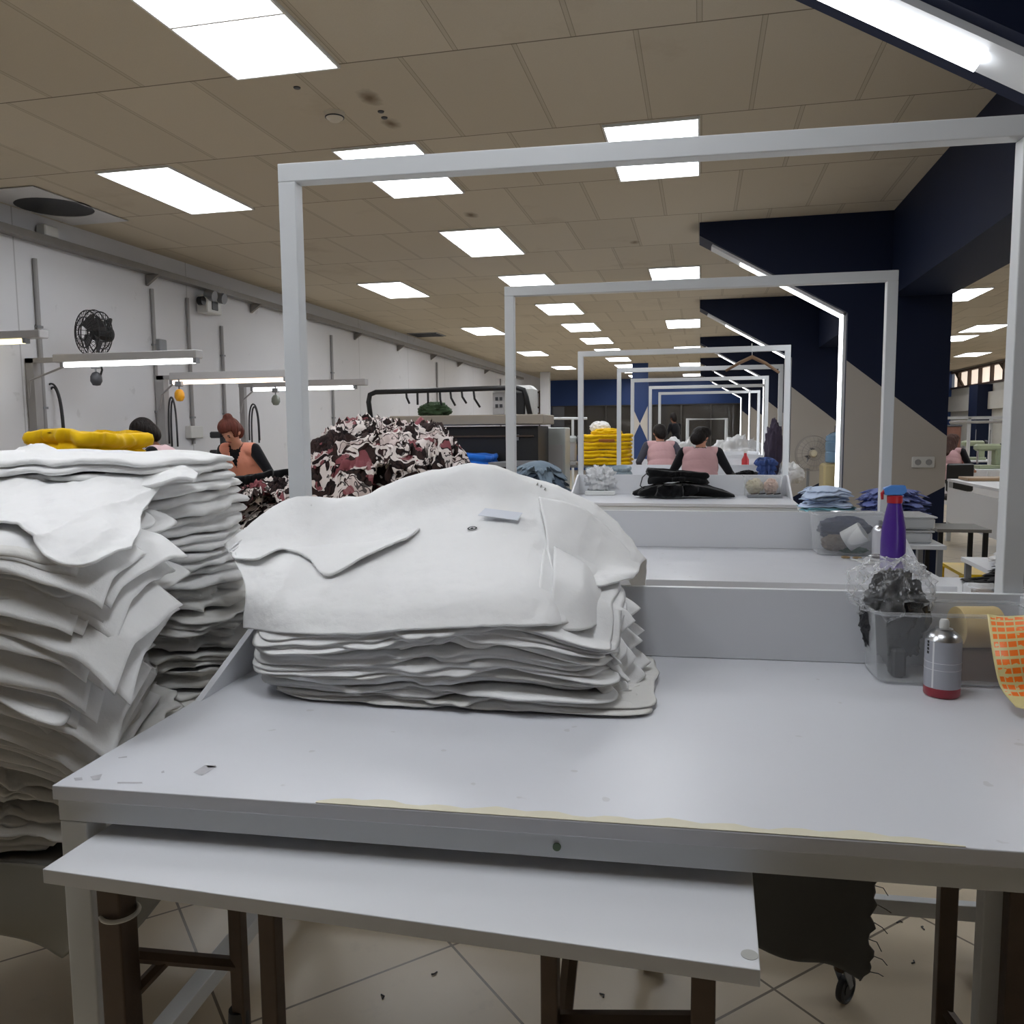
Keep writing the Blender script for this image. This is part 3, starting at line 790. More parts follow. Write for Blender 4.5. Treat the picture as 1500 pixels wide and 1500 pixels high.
FA = math.radians(20); FCO = np.array([-1.28, 1.53])      # the corner of the pile nearest the camera
def fr_loc(x, y):
    dx, dy = x-FCO[0], y-FCO[1]
    return dx*math.cos(FA)+dy*math.sin(FA), -dx*math.sin(FA)+dy*math.cos(FA)
def droop(x, y):
    u, v = fr_loc(x, y)
    qx = np.clip((u+.42)/.42, 0, 1.25); qy = np.clip((.36-v)/.36, 0, 1.25)
    return -.15*(qx*qy)**1.5-.045*qx**2-.03*qy**2
H_fr = height_under(A2, .016)
NF = 17
def S_front(k):
    def f(x, y):
        b = .80+droop(x, y)*.62
        H = np.maximum(H_fr(x, y), b+.35)
        return b+(H-b)*k/NF+.005*fbm(x*6, y*6, k*2.9, 51, 2)*(k < NF)
    return f
for k in range(NF):
    t_ = k/NF
    du, dv = rr.uniform(-.05, .03)-.07*(1-t_), rr.uniform(-.03, .05)
    lx, ly = -.40+du, .25+dv
    cx_ = FCO[0]+lx*math.cos(FA)-ly*math.sin(FA); cy_ = FCO[1]+lx*math.sin(FA)+ly*math.cos(FA)
    o = slab('folded_shirt', M_wcloth if k % 4 else M_wcloth2, (cx_, cy_), (.40, .25), FA+rr.uniform(-.16, .2), S_front(k), S_front(k+1),
             lips=(2, 3, 2, 2)[k % 4], seed=70+k, p=16, edge=.05, pleat=.006, pf=7, rec=.018, N=420)
    tag(o, 'folded white t-shirt in the tall front-left pile, %s from the bottom' % ORD[k+1], 't-shirt', 'white shirts in the tall front pile')
    for rep in range(2 if k % 3 else 1):
        # a loose corner of this shirt hanging over the layers below
        w_, d_ = (rr.uniform(.2, .36) if rep == 0 else rr.uniform(.5, .7)), rr.uniform(.2, .34); e1, e2 = rr.uniform(.02, .08)-.02*rep, rr.uniform(.02, .08)-.015*rep
        uu = np.linspace(-w_, e1, 40)+lx+.40; vv = np.linspace(-e2, d_, 34)+ly-.25
        U, V = np.meshgrid(uu, vv, indexing='ij'); an = rr.uniform(-.25, .06)*(1-.8*rep)
        U2 = U*math.cos(an)-V*math.sin(an); V2 = U*math.sin(an)+V*math.cos(an)
        X = FCO[0]+U2*math.cos(FA)-V2*math.sin(FA); Y = FCO[1]+U2*math.sin(FA)+V2*math.cos(FA)
        ou = np.clip(U-lx-.40+.02, 0, 1); ov = np.clip(-(V-ly+.25)+.02, 0, 1)
        Z = S_front(k+1)(X, Y)-.004-1.1*(ou**1.4+ov**1.4)-2.2*ou*ov+.006*fbm(X*9, Y*9, k*1.3, 7, 2)*np.clip((ou+ov)*30, 0, 1)
        sheet('loose_corner', M_wcloth, np.stack([X, Y, Z], -1), o, solid=.0035)
rows = [[(150, 705, 2.08), (190, 692, 2.10), (235, 684, 2.12), (270, 685, 2.14), (290, 700, 2.14)],
        [(150, 716, 2.02), (190, 706, 2.02), (230, 698, 2.03), (262, 697, 2.05), (288, 706, 2.08)],
        [(160, 722, 1.99), (195, 716, 1.98), (228, 712, 1.98), (256, 704, 2.0), (284, 708, 2.04)]]
A3 = catmull(net_px(rows), 60, 40); A3[..., 2] += .012; A3 = wrinkle(A3, 79, 1.6)
o2 = sheet('sleeve', M_wcloth, A3, TOPF, solid=.012)
# rear column
def S_rear(k):
    def f(x, y):
        q = np.clip((x+1.75)/.4, 0, 1.3); q2 = np.clip((2.15-y)/.25, 0, 1.3)
        z = .52+k*.0555-(.05*q**2+.03*q2**2)*(.3+.7*k/15)
        return z+.013*fbm(x*5, y*5, k*2.7, 91, 2)
    return f
NR = 16
for k in range(NR):
    low = k < 9
    cx_ = -1.76+rr.uniform(-.02, .02)+(.09 if k < 8 else .0)-.013*max(0, k-8); cy_ = 2.24+rr.uniform(-.02, .02)
    o = slab('folded_shirt', M_wcloth2 if low else M_wcloth, (cx_, cy_), (.36, .26), rr.uniform(-.06, .06), S_rear(k), S_rear(k+1),
             lips=(2 + k % 2) if low else 2, seed=120+k, p=3.5 if low else 5, edge=.035 if low else .02, pleat=.040 if low else .010, pf=6 if low else 8, rec=.02, N=420)
    tag(o, 'folded white t-shirt in the rear left pile, %s from the bottom' % ORD[k+1], 't-shirt', 'white shirts in the rear left pile')
# crumpled shirts under the front column, on the trolley
def S_low(k):
    def f(x, y):
        z = .525+k*.052+droop(x, y)*.62*(k/5)
        return z+(.014*fbm(x*8, y*8, k*2.1, 151, 3) if k else 0)
    return f
for k in range(5):
    o = slab('crumpled_shirt', M_wcloth2, (-1.72+rr.uniform(-.02, .02)+.01*k, 1.68+rr.uniform(-.02, .02)), (.38, .25), FA*.7+rr.uniform(-.1, .1), S_low(k), S_low(k+1),
             lips=3, seed=160+k, p=4, edge=.05, pleat=.03, pf=10, rec=.025, N=320)
    tag(o, 'crumpled white t-shirt low in the front-left pile, %s above the grey sheet' % ORD[k+1], 't-shirt', 'crumpled white shirts low in the pile')
# trolley with a grey sheet hanging from it
t = thing('cloth_trolley', 'low trolley under the tall white shirt pile with grey sheet hanging', 'trolley', (-1.72, 1.95, 0))
MB().box((0, 0, .500), (.86, 1.0, .03)).build('platform', mat('grey board', rgb(120, 118, 114), .6), t, bevel=.003)
for sx in (-1, 1):
    for sy in (-1, 1):
        l = MB().cyl((sx*.3-.08, sy*.3+.1, .07), (sx*.3-.08, sy*.3+.1, .49), .018, n=12).build('leg', M_grey, t, smooth='auto')
        MB().cyl((sx*.3-.1, sy*.3+.1, .035), (sx*.3-.06, sy*.3+.1, .035), .035, n=18).build('caster', M_black, l, smooth='auto')
sv = []
for i in range(41):
    u = i/40
    for j in range(25):
        v = j/24
        x = -2.18+u*.90; yb = 1.42+.02*math.sin(u*9)
        dep = (.05+.16*u**2.2)*(1-max(0, (u-.93)/.07)**2*.4)
        z = .52-v*dep
        y = yb-.03*math.sin(v*PI*.5)-.012*math.sin(u*17+v*2)*v
        sv.append((x+.015*math.sin(v*3), y, z))
S_ = np.array(sv).reshape(41, 25, 3)
ms = mat('grey plastic sheet', rgb(126, 122, 112), .45, var=.12)
o = MB().grid(S_).build('hanging_sheet', ms, t, smooth=True, solid=.003); o.location = (1.72, -1.95, 0)
sv = []
for i in range(31):
    u = i/30
    for j in range(21):
        v = j/20
        dep = .21*(1-.55*u)
        sv.append((-1.285+.03*math.sin(v*PI*.5)+.01*math.sin(u*12)*v, 1.42+u*.9, .52-v*dep))
o = MB().grid(np.array(sv).reshape(31, 21, 3)).build('hanging_sheet', ms, t, smooth=True, solid=.003); o.location = (1.72, -1.95, 0)

# ------------------------------------------------------------------ yellow pile behind
t = thing('side_table', 'low table behind the white piles carrying the yellow garments', 'side table', (-2.53, 3.0, 0))
MB().box((0, 0, .775), (.9, .7, .03)).build('tabletop', M_top, t)
for sx in (-1, 1):
    for sy in (-1, 1): MB().box((sx*.4, sy*.3, .38), (.04, .04, .76)).build('leg', M_iron, t)
def S_yel(k):
    def f(x, y):
        z = .793+k*.132
        if k: z = z+.03*np.clip(1-((x+2.53)/.35)**2, -1, 1)*k/5-.02*np.clip((x+2.41)/.2, 0, 2)**2*(k/5)
        return z+(.012*fbm(x*8, y*8, k*2.1, 201, 3) if k else 0)
    return f
for k in range(5):
    o = slab('folded_garment', M_ycloth, (-2.53+rr.uniform(-.01, .01), 3.0), (.235-.014*max(0, k-3), .2), rr.uniform(-.05, .05), S_yel(k), S_yel(k+1),
             lips=2, seed=210+k, p=3.0, edge=.02, pleat=.022, pf=9, rec=.02, N=220)
    tag(o, 'folded yellow garment behind the white pile, %s from the bottom of its stack' % ORD[k+1], 'garment', 'yellow garments behind the white pile')
# ================================================================== things under and on the near table
# pull-out bench with iron legs, pushed under the table
t = thing('bench_table', 'low white-topped bench with brown iron legs pushed under the nearest table', 'bench', (0, 0, 0))
bz = CAMZ-.745
b1, b2, b3 = atz(62, 1273, bz), atz(1114, 1421, bz), atz(1109, 1297, bz)
ux = (b2-b1).normalized(); uy = Vector((-ux.y, ux.x, 0)); bw = (b2-b1).length; bd = .36
B = lambda u, v, z: b1+ux*u+uy*v+Vector((0, 0, z-bz))
V = [B(0, 0, bz-.026), B(bw, 0, bz-.026), B(bw, bd, bz-.026), B(0, bd, bz-.026), B(0, 0, bz), B(bw, 0, bz), B(bw, bd, bz), B(0, bd, bz)]
MB().add(V, [(3, 2, 1, 0), (4, 5, 6, 7), (0, 1, 5, 4), (1, 2, 6, 5), (2, 3, 7, 6), (3, 0, 4, 7)]).build('bench_top', M_laminate, t, bevel=.0015)
# dark stain ring near its right corner
c_ = atz(1098, 1399, bz); MB().cyl((c_.x, c_.y, bz+.0003), (c_.x, c_.y, bz+.0009), .012, n=20).build('stain_spot', mat('pale stain', rgb(176, 176, 172), .5), t)
def bleg(u, v, w=.036, top=bz-.026, n='leg'):
    return MB().box(B(u, v, top/2), (w, w, top), rz=math.atan2(ux.y, ux.x)).build(n, M_iron, t, bevel=.003)
def pleg(px, Y, w):
    q = at(px, 1400, Y); return MB().box((q.x, q.y, (bz-.027)/2), (w, w, bz-.027), rz=math.atan2(ux.y, ux.x)).build('leg', M_iron, t, bevel=.003)
L1 = pleg(176, 1.20, .046); q = at(176, 1336, 1.20)
MB().torus((q.x, q.y, q.z), .031, .004).build('tie_ring', M_plug, L1)
L2 = pleg(350, 1.33, .026); pleg(398, 1.26, .032); pleg(806, 1.24, .028); pleg(1031, 1.20, .036)
MB().tube([at(190, 1398, 1.22), at(348, 1412, 1.33)], .013, 6).build('cross_rail', M_iron, t)
MB().tube([at(196, 1455, 1.22), at(246, 1402, 1.26)], .012, 6).build('brace', M_iron, t)
MB().tube([at(812, 1492, 1.26), at(1031, 1494, 1.21)], .013, 6).build('cross_rail', M_iron, t)
q1 = at(846, 1400, 1.33); q1.z = bz-.03; MB().tube([at(826, 1497, 1.30), q1], .015, 6).build('brace', M_iron, t)
q = at(350, 1486, 1.33); MB().cyl((q.x, q.y, q.z-.02), (q.x, q.y, q.z+.012), .021, .019, n=14).build('rubber_sleeve', M_dgrey, L2, smooth='auto')

# stool with brown and white legs under the right end of the table
t = thing('iron_stool', 'stool with brown iron legs under the right end of the nearest table', 'stool', (0, 0, 0))
zt = .70
for px, Y, w_, m_ in ((1384, 1.87, .036, M_iron), (1449, 1.80, .046, M_paint), (1486, 1.74, .040, M_iron), (1500, 1.97, .036, M_iron)):
    q = at(px, 1400, Y); MB().box((q.x, q.y, zt/2), (w_, w_, zt)).build('leg', m_, t, bevel=.003)
q1, q2 = at(1384, 1400, 1.87), at(1500, 1400, 1.97)
MB().box(((q1.x+q2.x)/2, 1.87, zt+.008), (.24, .26, .016)).build('seat', M_black, t, bevel=.003)
MB().tube([(q1.x, q1.y, .18), (at(1486, 1400, 1.74).x, 1.74, .10)], .014, 6).build('stretcher', M_iron, t)

# wheeled trolley with a frayed dark cloth hanging, under the table
t = thing('wheeled_rack', 'caster rack with a frayed dark cloth hanging under the nearest table', 'rack', (.36, 2.08, 0))
for (dx, dy, nm) in ((.0, .0, 0), (-.06, .42, 1), (-.50, .05, 2), (-.5, .42, 3)):
    fk = MB(); fk.cyl((dx, dy, .10), (dx, dy, .66), .0165, n=12)
    lg = fk.build('post', M_iron, t, smooth='auto')
    cs = MB(); ang = .9 if nm == 0 else .2
    ca, sa = math.cos(ang), math.sin(ang)
    for k in (-1, 1):
        cs.add([(dx+k*.014*-sa+a*ca, dy+k*.014*ca+a*sa, z) for a, z in ((-.012, .105), (.014, .105), (.034, .05), (.02, .045))], [(0, 1, 2, 3)])
    fo = cs.build('caster_fork', M_grey, t, solid=.003)
    wx, wy = dx+.026*ca, dy+.026*sa
    w_ = MB(); Mx = Matrix.Translation((wx, wy, .037)) @ Matrix.Rotation(ang, 4, 'Z') @ Matrix.Rotation(PI/2, 4, 'X')
    w_.lathe([(.0, -.008), (.014, -.008), (.015, -.006), (.026, -.006), (.028, -.010), (.035, -.008), (.037, 0), (.035, .008), (.028, .010), (.026, .006), (.015, .006), (.014, .008), (0, .008)], M=Mx, n=28)
    w_.build('caster_wheel', M_dgrey, t, smooth='auto')
MB().box((-.24, .22, .645), (.62, .5, .02)).build('shelf', mat('dark board', rgb(64, 60, 58), .6), t)
g = np.zeros((50, 36, 3)); nz = np.random.RandomState(3)
fray = nz.uniform(-.012, .012, 36)
for i in range(50):
    for j in range(36):
        u, v = i/49, j/35
        x = -.30+u*.385+(fray[j] if i == 49 else 0)-.07*v*max(0, u-.5)*1.2; z = .63-v*(.46+.05*u)
        g[i, j] = (x, -.035+.018*math.sin(u*9+v)+.01*math.sin(v*7)-.03*u, z)
cl = MB().grid(g).build('hanging_cloth', cloth_mat('dark grey felt', rgb(104, 104, 104), .12), t, smooth=True, solid=.004)
th_ = MB()
for j in range(3, 36, 3):
    p = Vector(g[49, j]); th_.tube([p, p+Vector((.018, -.004, nz.uniform(-.012, .006))), p+Vector((.03, .0, nz.uniform(-.03, .0)))], .0012, 5)
th_.build('frayed_threads', MATS.get('dark grey plastic'), cl)
for i in range(7):
    px, py = [(632, 1428), (560, 1464), (1322, 1352), (1352, 1358), (1372, 1402), (1335, 1412), (884, 1462)][i]
    p = atz(px, py, 0.0); a = i*1.3
    o = MB().tube([p+Vector((0, 0, .002)), p+Vector((.008*math.cos(a), .008*math.sin(a), .004)), p+Vector((.017*math.cos(a+.8), .017*math.sin(a+.8), .002))], .0022, 5).build('thread_scrap', M_dgrey)
    tag(o, 'dark thread scrap lying on the floor under the nearest table', 'thread scrap', 'thread scraps on the floor')

# ------------------------------------------------------------------ crate with contents, right end of the near table
def clear_mat(name, col, alpha, rough=.18):
    s = NT(name); s.b.inputs['Base Color'].default_value = (*col, 1); s.b.inputs['Roughness'].default_value = rough
    fr = s.n.new('ShaderNodeLayerWeight'); fr.inputs[0].default_value = .35
    n = s.noise(12, 3)
    a = s.math('ADD', s.math('MULTIPLY', fr.outputs[1], .45), s.math('ADD', alpha-.02, s.math('MULTIPLY', n, .04)))
    s.link(s.math('MINIMUM', a, .95), s.b.inputs['Alpha']); return s.m
M_clear = clear_mat('clear plastic', (.72, .74, .76), .11)
M_film = clear_mat('crumpled film', (.78, .79, .8), .09, .06)
def crate(name, label, c, w, d, h, rz, m=M_clear, group=None, taper=.90):
    t = thing(name, label, 'crate', c, rz, group)
    b = MB(); W, D = w/2, d/2; k = taper
    ro = lambda x, y, r=.02: [(x-r, -y), (x, -y+r), (x, y-r), (x-r, y), (-x+r, y), (-x, y-r), (-x, -y+r), (-x+r, -y)]
    P0 = [(x, y, .002) for x, y in ro(W*k, D*k)]; P0 = [(x, y, .005) for x, y, _ in P0]; P1 = [(x, y, h) for x, y in ro(W, D)]
    b.add(P0+P1, [tuple(range(8))]+[(i, (i+1) % 8, 8+(i+1) % 8, 8+i) for i in range(8)])
    b.build('shell', m, t, solid=.0025, offset=1)
    r_ = MB(); pts = [Vector((x, y, h)) for x, y in ro(W+.004, D+.004)]
    r_.tube(pts+[pts[0]], .005, 6); r_.build('rim', m, t, smooth=True)
    return t
cf = atz(1284, 1001, TZ); rimz = at(1279, 898, cf.y).z
cw, cd, ch = .39, .175, rimz-TZ
CC = (cf.x+cw*.47, cf.y+cd*.45+.006, TZ+.002)
crate('plastic_crate', 'clear plastic crate on the near table holding a black bag and tape', CC, cw, cd, ch, R1, taper=.93)
cx0, cy0 = CC[0], CC[1]
# contents
def blob(name, m, c, s, seed, amp=.25, fr=3., parent=None, sub=40, flat=0.):
    u = np.linspace(0, 2*PI, sub*2, endpoint=False); v = np.linspace(-PI/2, PI/2, sub)
    U, Vv = np.meshgrid(u, v, indexing='ij')
    x, y, z = np.cos(U)*np.cos(Vv), np.sin(U)*np.cos(Vv), np.sin(Vv)
    r = 1+amp*(ridged(x*fr, y*fr, z*fr, seed, 3)-.4)*.6
    P = np.stack([c[0]+s[0]*x*r, c[1]+s[1]*y*r, c[2]+s[2]*z*r], -1)
    if flat: P[..., 2] = np.maximum(P[..., 2], flat)
    return MB().grid(P, closeu=True).build(name, m, parent, smooth=True)
M_bag = NT('black bin liner'); M_bag.b.inputs['Base Color'].default_value = (.012, .012, .014, 1); M_bag.b.inputs['Roughness'].default_value = .22; M_bag.bump(M_bag.noise(30, 3), .5, .01); M_bag = M_bag.m
p = at(1312, 868, cy0)
o = blob('black_bag', M_bag, (p.x+.0, cy0+.01, TZ+.155), (.075, .062, .115), 5, .3, 2.4); tag(o, 'crumpled shiny black bag inside the clear crate on the near table', 'bag')
p = at(1310, 862, cy0-.02)
o = blob('plastic_film', M_film, (p.x-.005, cy0, p.z-.005), (.088, .07, .075), 8, .5, 2.2); tag(o, 'crumpled clear plastic film bulging over the crate top', 'plastic film')
M_card = mat('brown cardboard', rgb(126, 106, 88), .75, var=.08)
o = MB().rbox((cx0+.085, cy0+.015, TZ+.045), (.19, .11, .08), .003, rz=R1).build('cardboard_box', M_card); tag(o, 'brown cardboard box lying inside the clear crate under the tape roll', 'box')
o = MB().rbox((cx0-.125, cy0-.03, TZ+.045), (.035, .05, .075), .006, rz=R1).build('black_case', M_black); tag(o, 'small dark case standing in the left end of the clear crate', 'case')
# tape roll, axis along X
t = thing('tape_roll', 'wide roll of cream masking tape lying on top of the crate', 'tape roll', at(1430, 912, cy0-.01), math.radians(12))
t.location.z = TZ+.045+.04+.056
Mx = Matrix.Rotation(PI/2, 4, 'Y')
MB().lathe([(.034, -.05), (.052, -.05), (.053, -.046), (.053, .046), (.052, .05), (.034, .05), (.034, -.05)], M=Mx, n=40).build('tape', mat('cream tape', rgb(214, 190, 138), .55, var=.04), t, smooth='auto')
MB().lathe([(.030, -.049), (.0335, -.049), (.0335, .049), (.030, .049), (.030, -.049)], M=Mx, n=40).build('cardboard_core', M_card, t, smooth='auto')
# strip of orange stickers
def sticker_mat():
    s = NT('orange stickers on backing'); uv = s.n.new('ShaderNodeUVMap'); sx = s.n.new('ShaderNodeSeparateXYZ'); s.link(uv.outputs[0], sx.inputs[0])
    a = s.math('ABSOLUTE', s.math('SUBTRACT', s.math('FRACT', s.math('MULTIPLY', sx.outputs[0], 6)), .5))
    b = s.math('ABSOLUTE', s.math('SUBTRACT', s.math('FRACT', s.math('MULTIPLY', sx.outputs[1], 13)), .5))
    inx = s.math('MULTIPLY', s.math('GREATER_THAN', sx.outputs[0], .06), s.math('LESS_THAN', sx.outputs[0], .80))
    iny = s.math('MULTIPLY', s.math('GREATER_THAN', sx.outputs[1], .02), s.math('LESS_THAN', sx.outputs[1], .84))
    m_ = s.math('MULTIPLY', s.math('MULTIPLY', s.math('LESS_THAN', a, .43), s.math('LESS_THAN', b, .33)), s.math('MULTIPLY', inx, iny))
    nz_ = s.math('GREATER_THAN', s.noise(60, 1), .36)
    s.link(s.mix(s.math('MULTIPLY', m_, nz_), rgb(216, 200, 140), rgb(255, 122, 28)), s.b.inputs['Base Color']); s.b.inputs['Roughness'].default_value = .4
    return s.m
rows = [[(1446, 900, 2.20), (1470, 903, 2.19), (1500, 902, 2.19), (1530, 902, 2.19)],
        [(1450, 930, 2.12), (1474, 930, 2.11), (1503, 928, 2.11), (1535, 928, 2.11)],
        [(1456, 970, 2.07), (1480, 970, 2.06), (1510, 968, 2.06), (1545, 968, 2.06)],
        [(1466, 1008, 2.05), (1489, 1010, 2.04), (1518, 1008, 2.04), (1555, 1008, 2.04)],
        [(1488, 1036, 2.0), (1508, 1040, 1.98), (1534, 1041, 1.97), (1570, 1042, 1.97)]]
G_ = catmull(net_px(rows), 20, 40); G_[..., 2] = np.maximum(G_[..., 2], TZ+.003)
o = MB().grid(G_).build('sticker_strip', sticker_mat(), None, smooth=True, solid=.0012)
uvl = o.data.uv_layers.new(name='UVMap')
for pl in o.data.polygons:
    for li in pl.loop_indices:
        vi = o.data.loops[li].vertex_index; uvl.data[li].uv = ((vi//40)/19, (vi % 40)/39)
tag(o, 'curling strip of orange square stickers on yellow backing by the crate', 'sticker strip')
# spray can
def spray_can(label, base, r, h, mats, lines=True, rz=0):
    t = thing('spray_can', label, 'spray can', base, rz)
    m_body, m_band, m_cap = mats
    MB().lathe([(r*.93, 0), (r, .004), (r, h*.12)], n=36).build('bottom_band', m_band, t, smooth='auto')
    MB().lathe([(r, h*.12), (r, h*.72), (r*.99, h*.735)], n=36).build('body', m_body, t, smooth='auto')
    MB().lathe([(r*.99, h*.735), (r*.9, h*.79), (r*.72, h*.83), (r*.5, h*.86), (r*.48, h*.88), (r*.38, h*.885)], n=36).build('shoulder', M_silver, t, smooth='auto')
    MB().lathe([(r*.27, h*.88), (r*.27, h*.97), (r*.2, h), (0, h)], n=20).build('nozzle', m_cap, t, smooth='auto')
    return t
M_silver = mat('silver metal', (.62, .63, .65), .28, metal=1., var=.03)
M_label = mat('grey label', rgb(172, 174, 182), .35, metal=.25, var=.03)
M_red = mat('red plastic', rgb(176, 30, 40), .35)
cb_ = atz(1379, 1017, TZ+.002)
t = spray_can('silver spray can with white nozzle and red base band on near table', cb_, .041, .187, (M_label, mat('dark red band', rgb(150, 44, 58), .35), M_plug))
tx_ = MB(); Rr = .0414
def arc_box(a0, a1, z0, z1):
    n = 6; V = []
    for i in range(n+1):
        a = a0+(a1-a0)*i/n; V += [(Rr*math.cos(a), Rr*math.sin(a), z0), (Rr*math.cos(a), Rr*math.sin(a), z1)]
    tx_.add(V, [(2*i, 2*i+2, 2*i+3, 2*i+1) for i in range(n)])
a0 = math.radians(198)
for i, z in enumerate((.108, .117, .126, .134)): arc_box(a0, a0+.17, z-.0033, z+.0033)
tx_.build('label_mark', M_black, t)
st = MB(); n = 6
for (u0, u1) in ((222, 228),):
    V = []
    for i in range(n+1):
        a = math.radians(u0+(u1-u0)*i/n); V += [(Rr*math.cos(a), Rr*math.sin(a), .024), (Rr*math.cos(a), Rr*math.sin(a), .136)]
    st.add(V, [(2*i, 2*i+2, 2*i+3, 2*i+1) for i in range(n)])
st.build('label_stripe', mat('white stripe', (.75, .75, .76), .4), t)
rg = MB()
for z in (.068, .085):
    rg.torus((0, 0, z), .0411, .0005, n=40, m=4)
rg.build('label_line', mat('white stripe', (.75, .75, .76), .4), t)
p = atz(1272, 974, TZ); o = MB().box((p.x+.005, p.y+.02, TZ+.052), (.018, .06, .10), rz=R1).build('grey_card', M_grey); tag(o, 'narrow grey board upright between the crate and the back panel', 'board')

# ------------------------------------------------------------------ things on the second table
bb = atz(1307, 834, TZ+.002)
t = thing('trigger_bottle', 'purple spray bottle with red collar and blue trigger on second table', 'spray bottle', bb+Vector((0, 0, .002)))
h = at(1307, 712, bb.y).z-TZ; M_purple = mat('purple plastic', rgb(72, 34, 134), .3)
r = .054
MB().lathe([(r*.92, 0), (r, .006), (r*1.0, h*.34), (r*.93, h*.5), (r*.7, h*.68), (r*.58, h*.76), (r*.55, h*.79)], n=32).build('bottle', M_purple, t, smooth='auto')
MB().lathe([(r*.6, h*.79), (r*.62, h*.80), (r*.62, h*.875), (r*.5, h*.88)], n=24).build('collar', M_red, t, smooth='auto')
hd = MB(); hd.prism([(-.045, h*.885), (.03, h*.885), (.048, h*.93), (.04, h), (-.02, h), (-.05, h*.965)], -.02, .02); hd.build('spray_head', mat('blue plastic', rgb(70, 130, 205), .3), t, bevel=.003)
tg = MB(); tg.tube([(-.035, 0, h*.955), (-.055, 0, h*.9), (-.053, 0, h*.83)], [.009, .008, .006], 8); tg.build('trigger', M_red, t, smooth=True)
p = atz(1291, 817, TZ+.002)
spray_can('white spray can with grey cap between crate and purple bottle', (p.x-.01, p.y, TZ+.002), .036, .19, (mat('white can', rgb(205, 205, 210), .35), mat('dark band', rgb(70, 50, 60), .4), M_grey))
pl_, pr_ = atz(1199, 811, TZ), atz(1300, 813, TZ+.002)
c2 = ((pl_.x+pr_.x)/2-.01, pl_.y+.03, TZ); h2 = at(1195, 752, pl_.y).z-TZ
crate('plastic_crate', 'clear plastic crate with dark cloth and paper roll on second table', c2, .38, .2, h2, R2)
o = blob('dark_cloth', cloth_mat('slate cloth', rgb(66, 72, 92), .15), (c2[0]-.03, c2[1]+.02, TZ+.13), (.12, .05, .06), 15, .3, 2.5); tag(o, 'crumpled slate blue cloth inside the second crate', 'cloth')
o = blob('brown_cloth', cloth_mat('taupe cloth', rgb(128, 116, 104), .15), (c2[0]-.08, c2[1]-.03, TZ+.06), (.06, .04, .04), 16, .3, 2.5, flat=TZ+.012); tag(o, 'taupe cloth at the bottom of the second crate', 'cloth')
t = thing('paper_roll', 'white paper roll tilted inside the crate on the second table', 'paper roll', at(1252, 786, c2[1]-.05)); t.rotation_euler = (.5, .9, .3)
MB().lathe([(.036, -.05), (.056, -.05), (.056, .05), (.036, .05), (.036, -.05)], n=32).build('paper', mat('white paper', (.72, .73, .72), .6), t, smooth='auto')
p = atz(1290, 822, TZ); o = MB().box((p.x-.02, p.y-.03, TZ+.0035), (.2, .14, .003), rz=.3).build('paper_sheet', mat('white paper', (.72, .73, .72), .6)); tag(o, 'white paper sheet lying beside the purple bottle', 'paper')
p = atz(1250, 812, TZ); o = blob('green_cloth', cloth_mat('green cloth', rgb(30, 96, 62), .15), (p.x, p.y+.02, TZ+.02), (.07, .03, .016), 18, .3, 3, flat=TZ+.003); tag(o, 'small scrap of green cloth in front of the second crate', 'cloth scrap')
p = atz(1258, 818, TZ+.002)
t = thing('scissors', 'scissors with tan handles lying in front of the second crate', 'scissors', (p.x, p.y-.06, TZ+.008), -.9)
M_tan = mat('tan plastic', rgb(150, 126, 84), .4)
for k in (-1, 1):
    MB().torus((k*.02-.06, k*.018, 0), .018, .004).build('handle', M_tan, t, smooth=True)
    MB().box((.05, k*.005, k*.001), (.13, .012, .003), rz=k*.06).build('blade', M_silver, t)
# ------------------------------------------------------------------ black garment etc. on the third table
M_blk = cloth_mat('black cotton', rgb(14, 14, 16), .2, .95)
p3 = atz(995, 728, TZ+.002)
def B1(x, y): return TZ+.06+.10*np.clip(1-((x-p3.x)/.48)**2, -.4, 1)+.012*fbm(x*7, y*7, 3, 302, 2)
o = slab('black_garment', M_blk, (p3.x, p3.y-.05), (.46, .19), 0, lambda x, y: TZ+.003+0*x, B1, lips=1, seed=300, p=2.2, edge=.10, pleat=.05, pf=7, rec=.05, N=260)
tag(o, 'black garment spread on the third table under a folded one', 'garment')
o = slab('black_garment', M_blk, (p3.x-.01, p3.y), (.29, .13), 0, lambda x, y: B1(x, y)-.01, lambda x, y: TZ+.275-.03*np.clip((x-p3.x+.1)/.3, -1, 1)+.008*fbm(x*7, y*7, 3, 303, 2), lips=2, seed=310, p=4, edge=.03, pleat=.012, pf=6, rec=.014, N=260)
tag(o, 'folded black garment with a drawstring on top of the spread one', 'garment')
q0 = Vector((p3.x-.28, p3.y-.1, TZ+.2)); MB().tube([q0, q0+Vector((-.02, -.02, .05)), q0+Vector((-.07, -.03, 0)), q0+Vector((-.09, -.04, -.08)), q0+Vector((-.04, -.05, -.12))], .006, 6).build('drawstring', M_dgrey, o, smooth=True)
p = atz(872, 724, TZ+.002)
o = blob('white_bag', clear_mat('white bag film', (.75, .76, .78), .75, .3), (p.x+.05, p.y+.10, TZ+.14), (.15, .10, .13), 21, .5, 3, flat=TZ+.004); tag(o, 'white plastic bag of scraps at the left end of the third table', 'bag')
o = MB().box((p.x+.06, p.y-.08, TZ+.021), (.3, .12, .035), rz=.05).build('paper_stack', mat('white paper', (.72, .73, .72), .6)); tag(o, 'white paper stack in front of the white bag', 'paper stack')
p = atz(1125, 728, TZ+.002)
o = crate('plastic_crate', 'clear crate with cream cloth on the right end of third table', (p.x-.05, p.y+.08, TZ+.002), .36, .2, .2, 0)
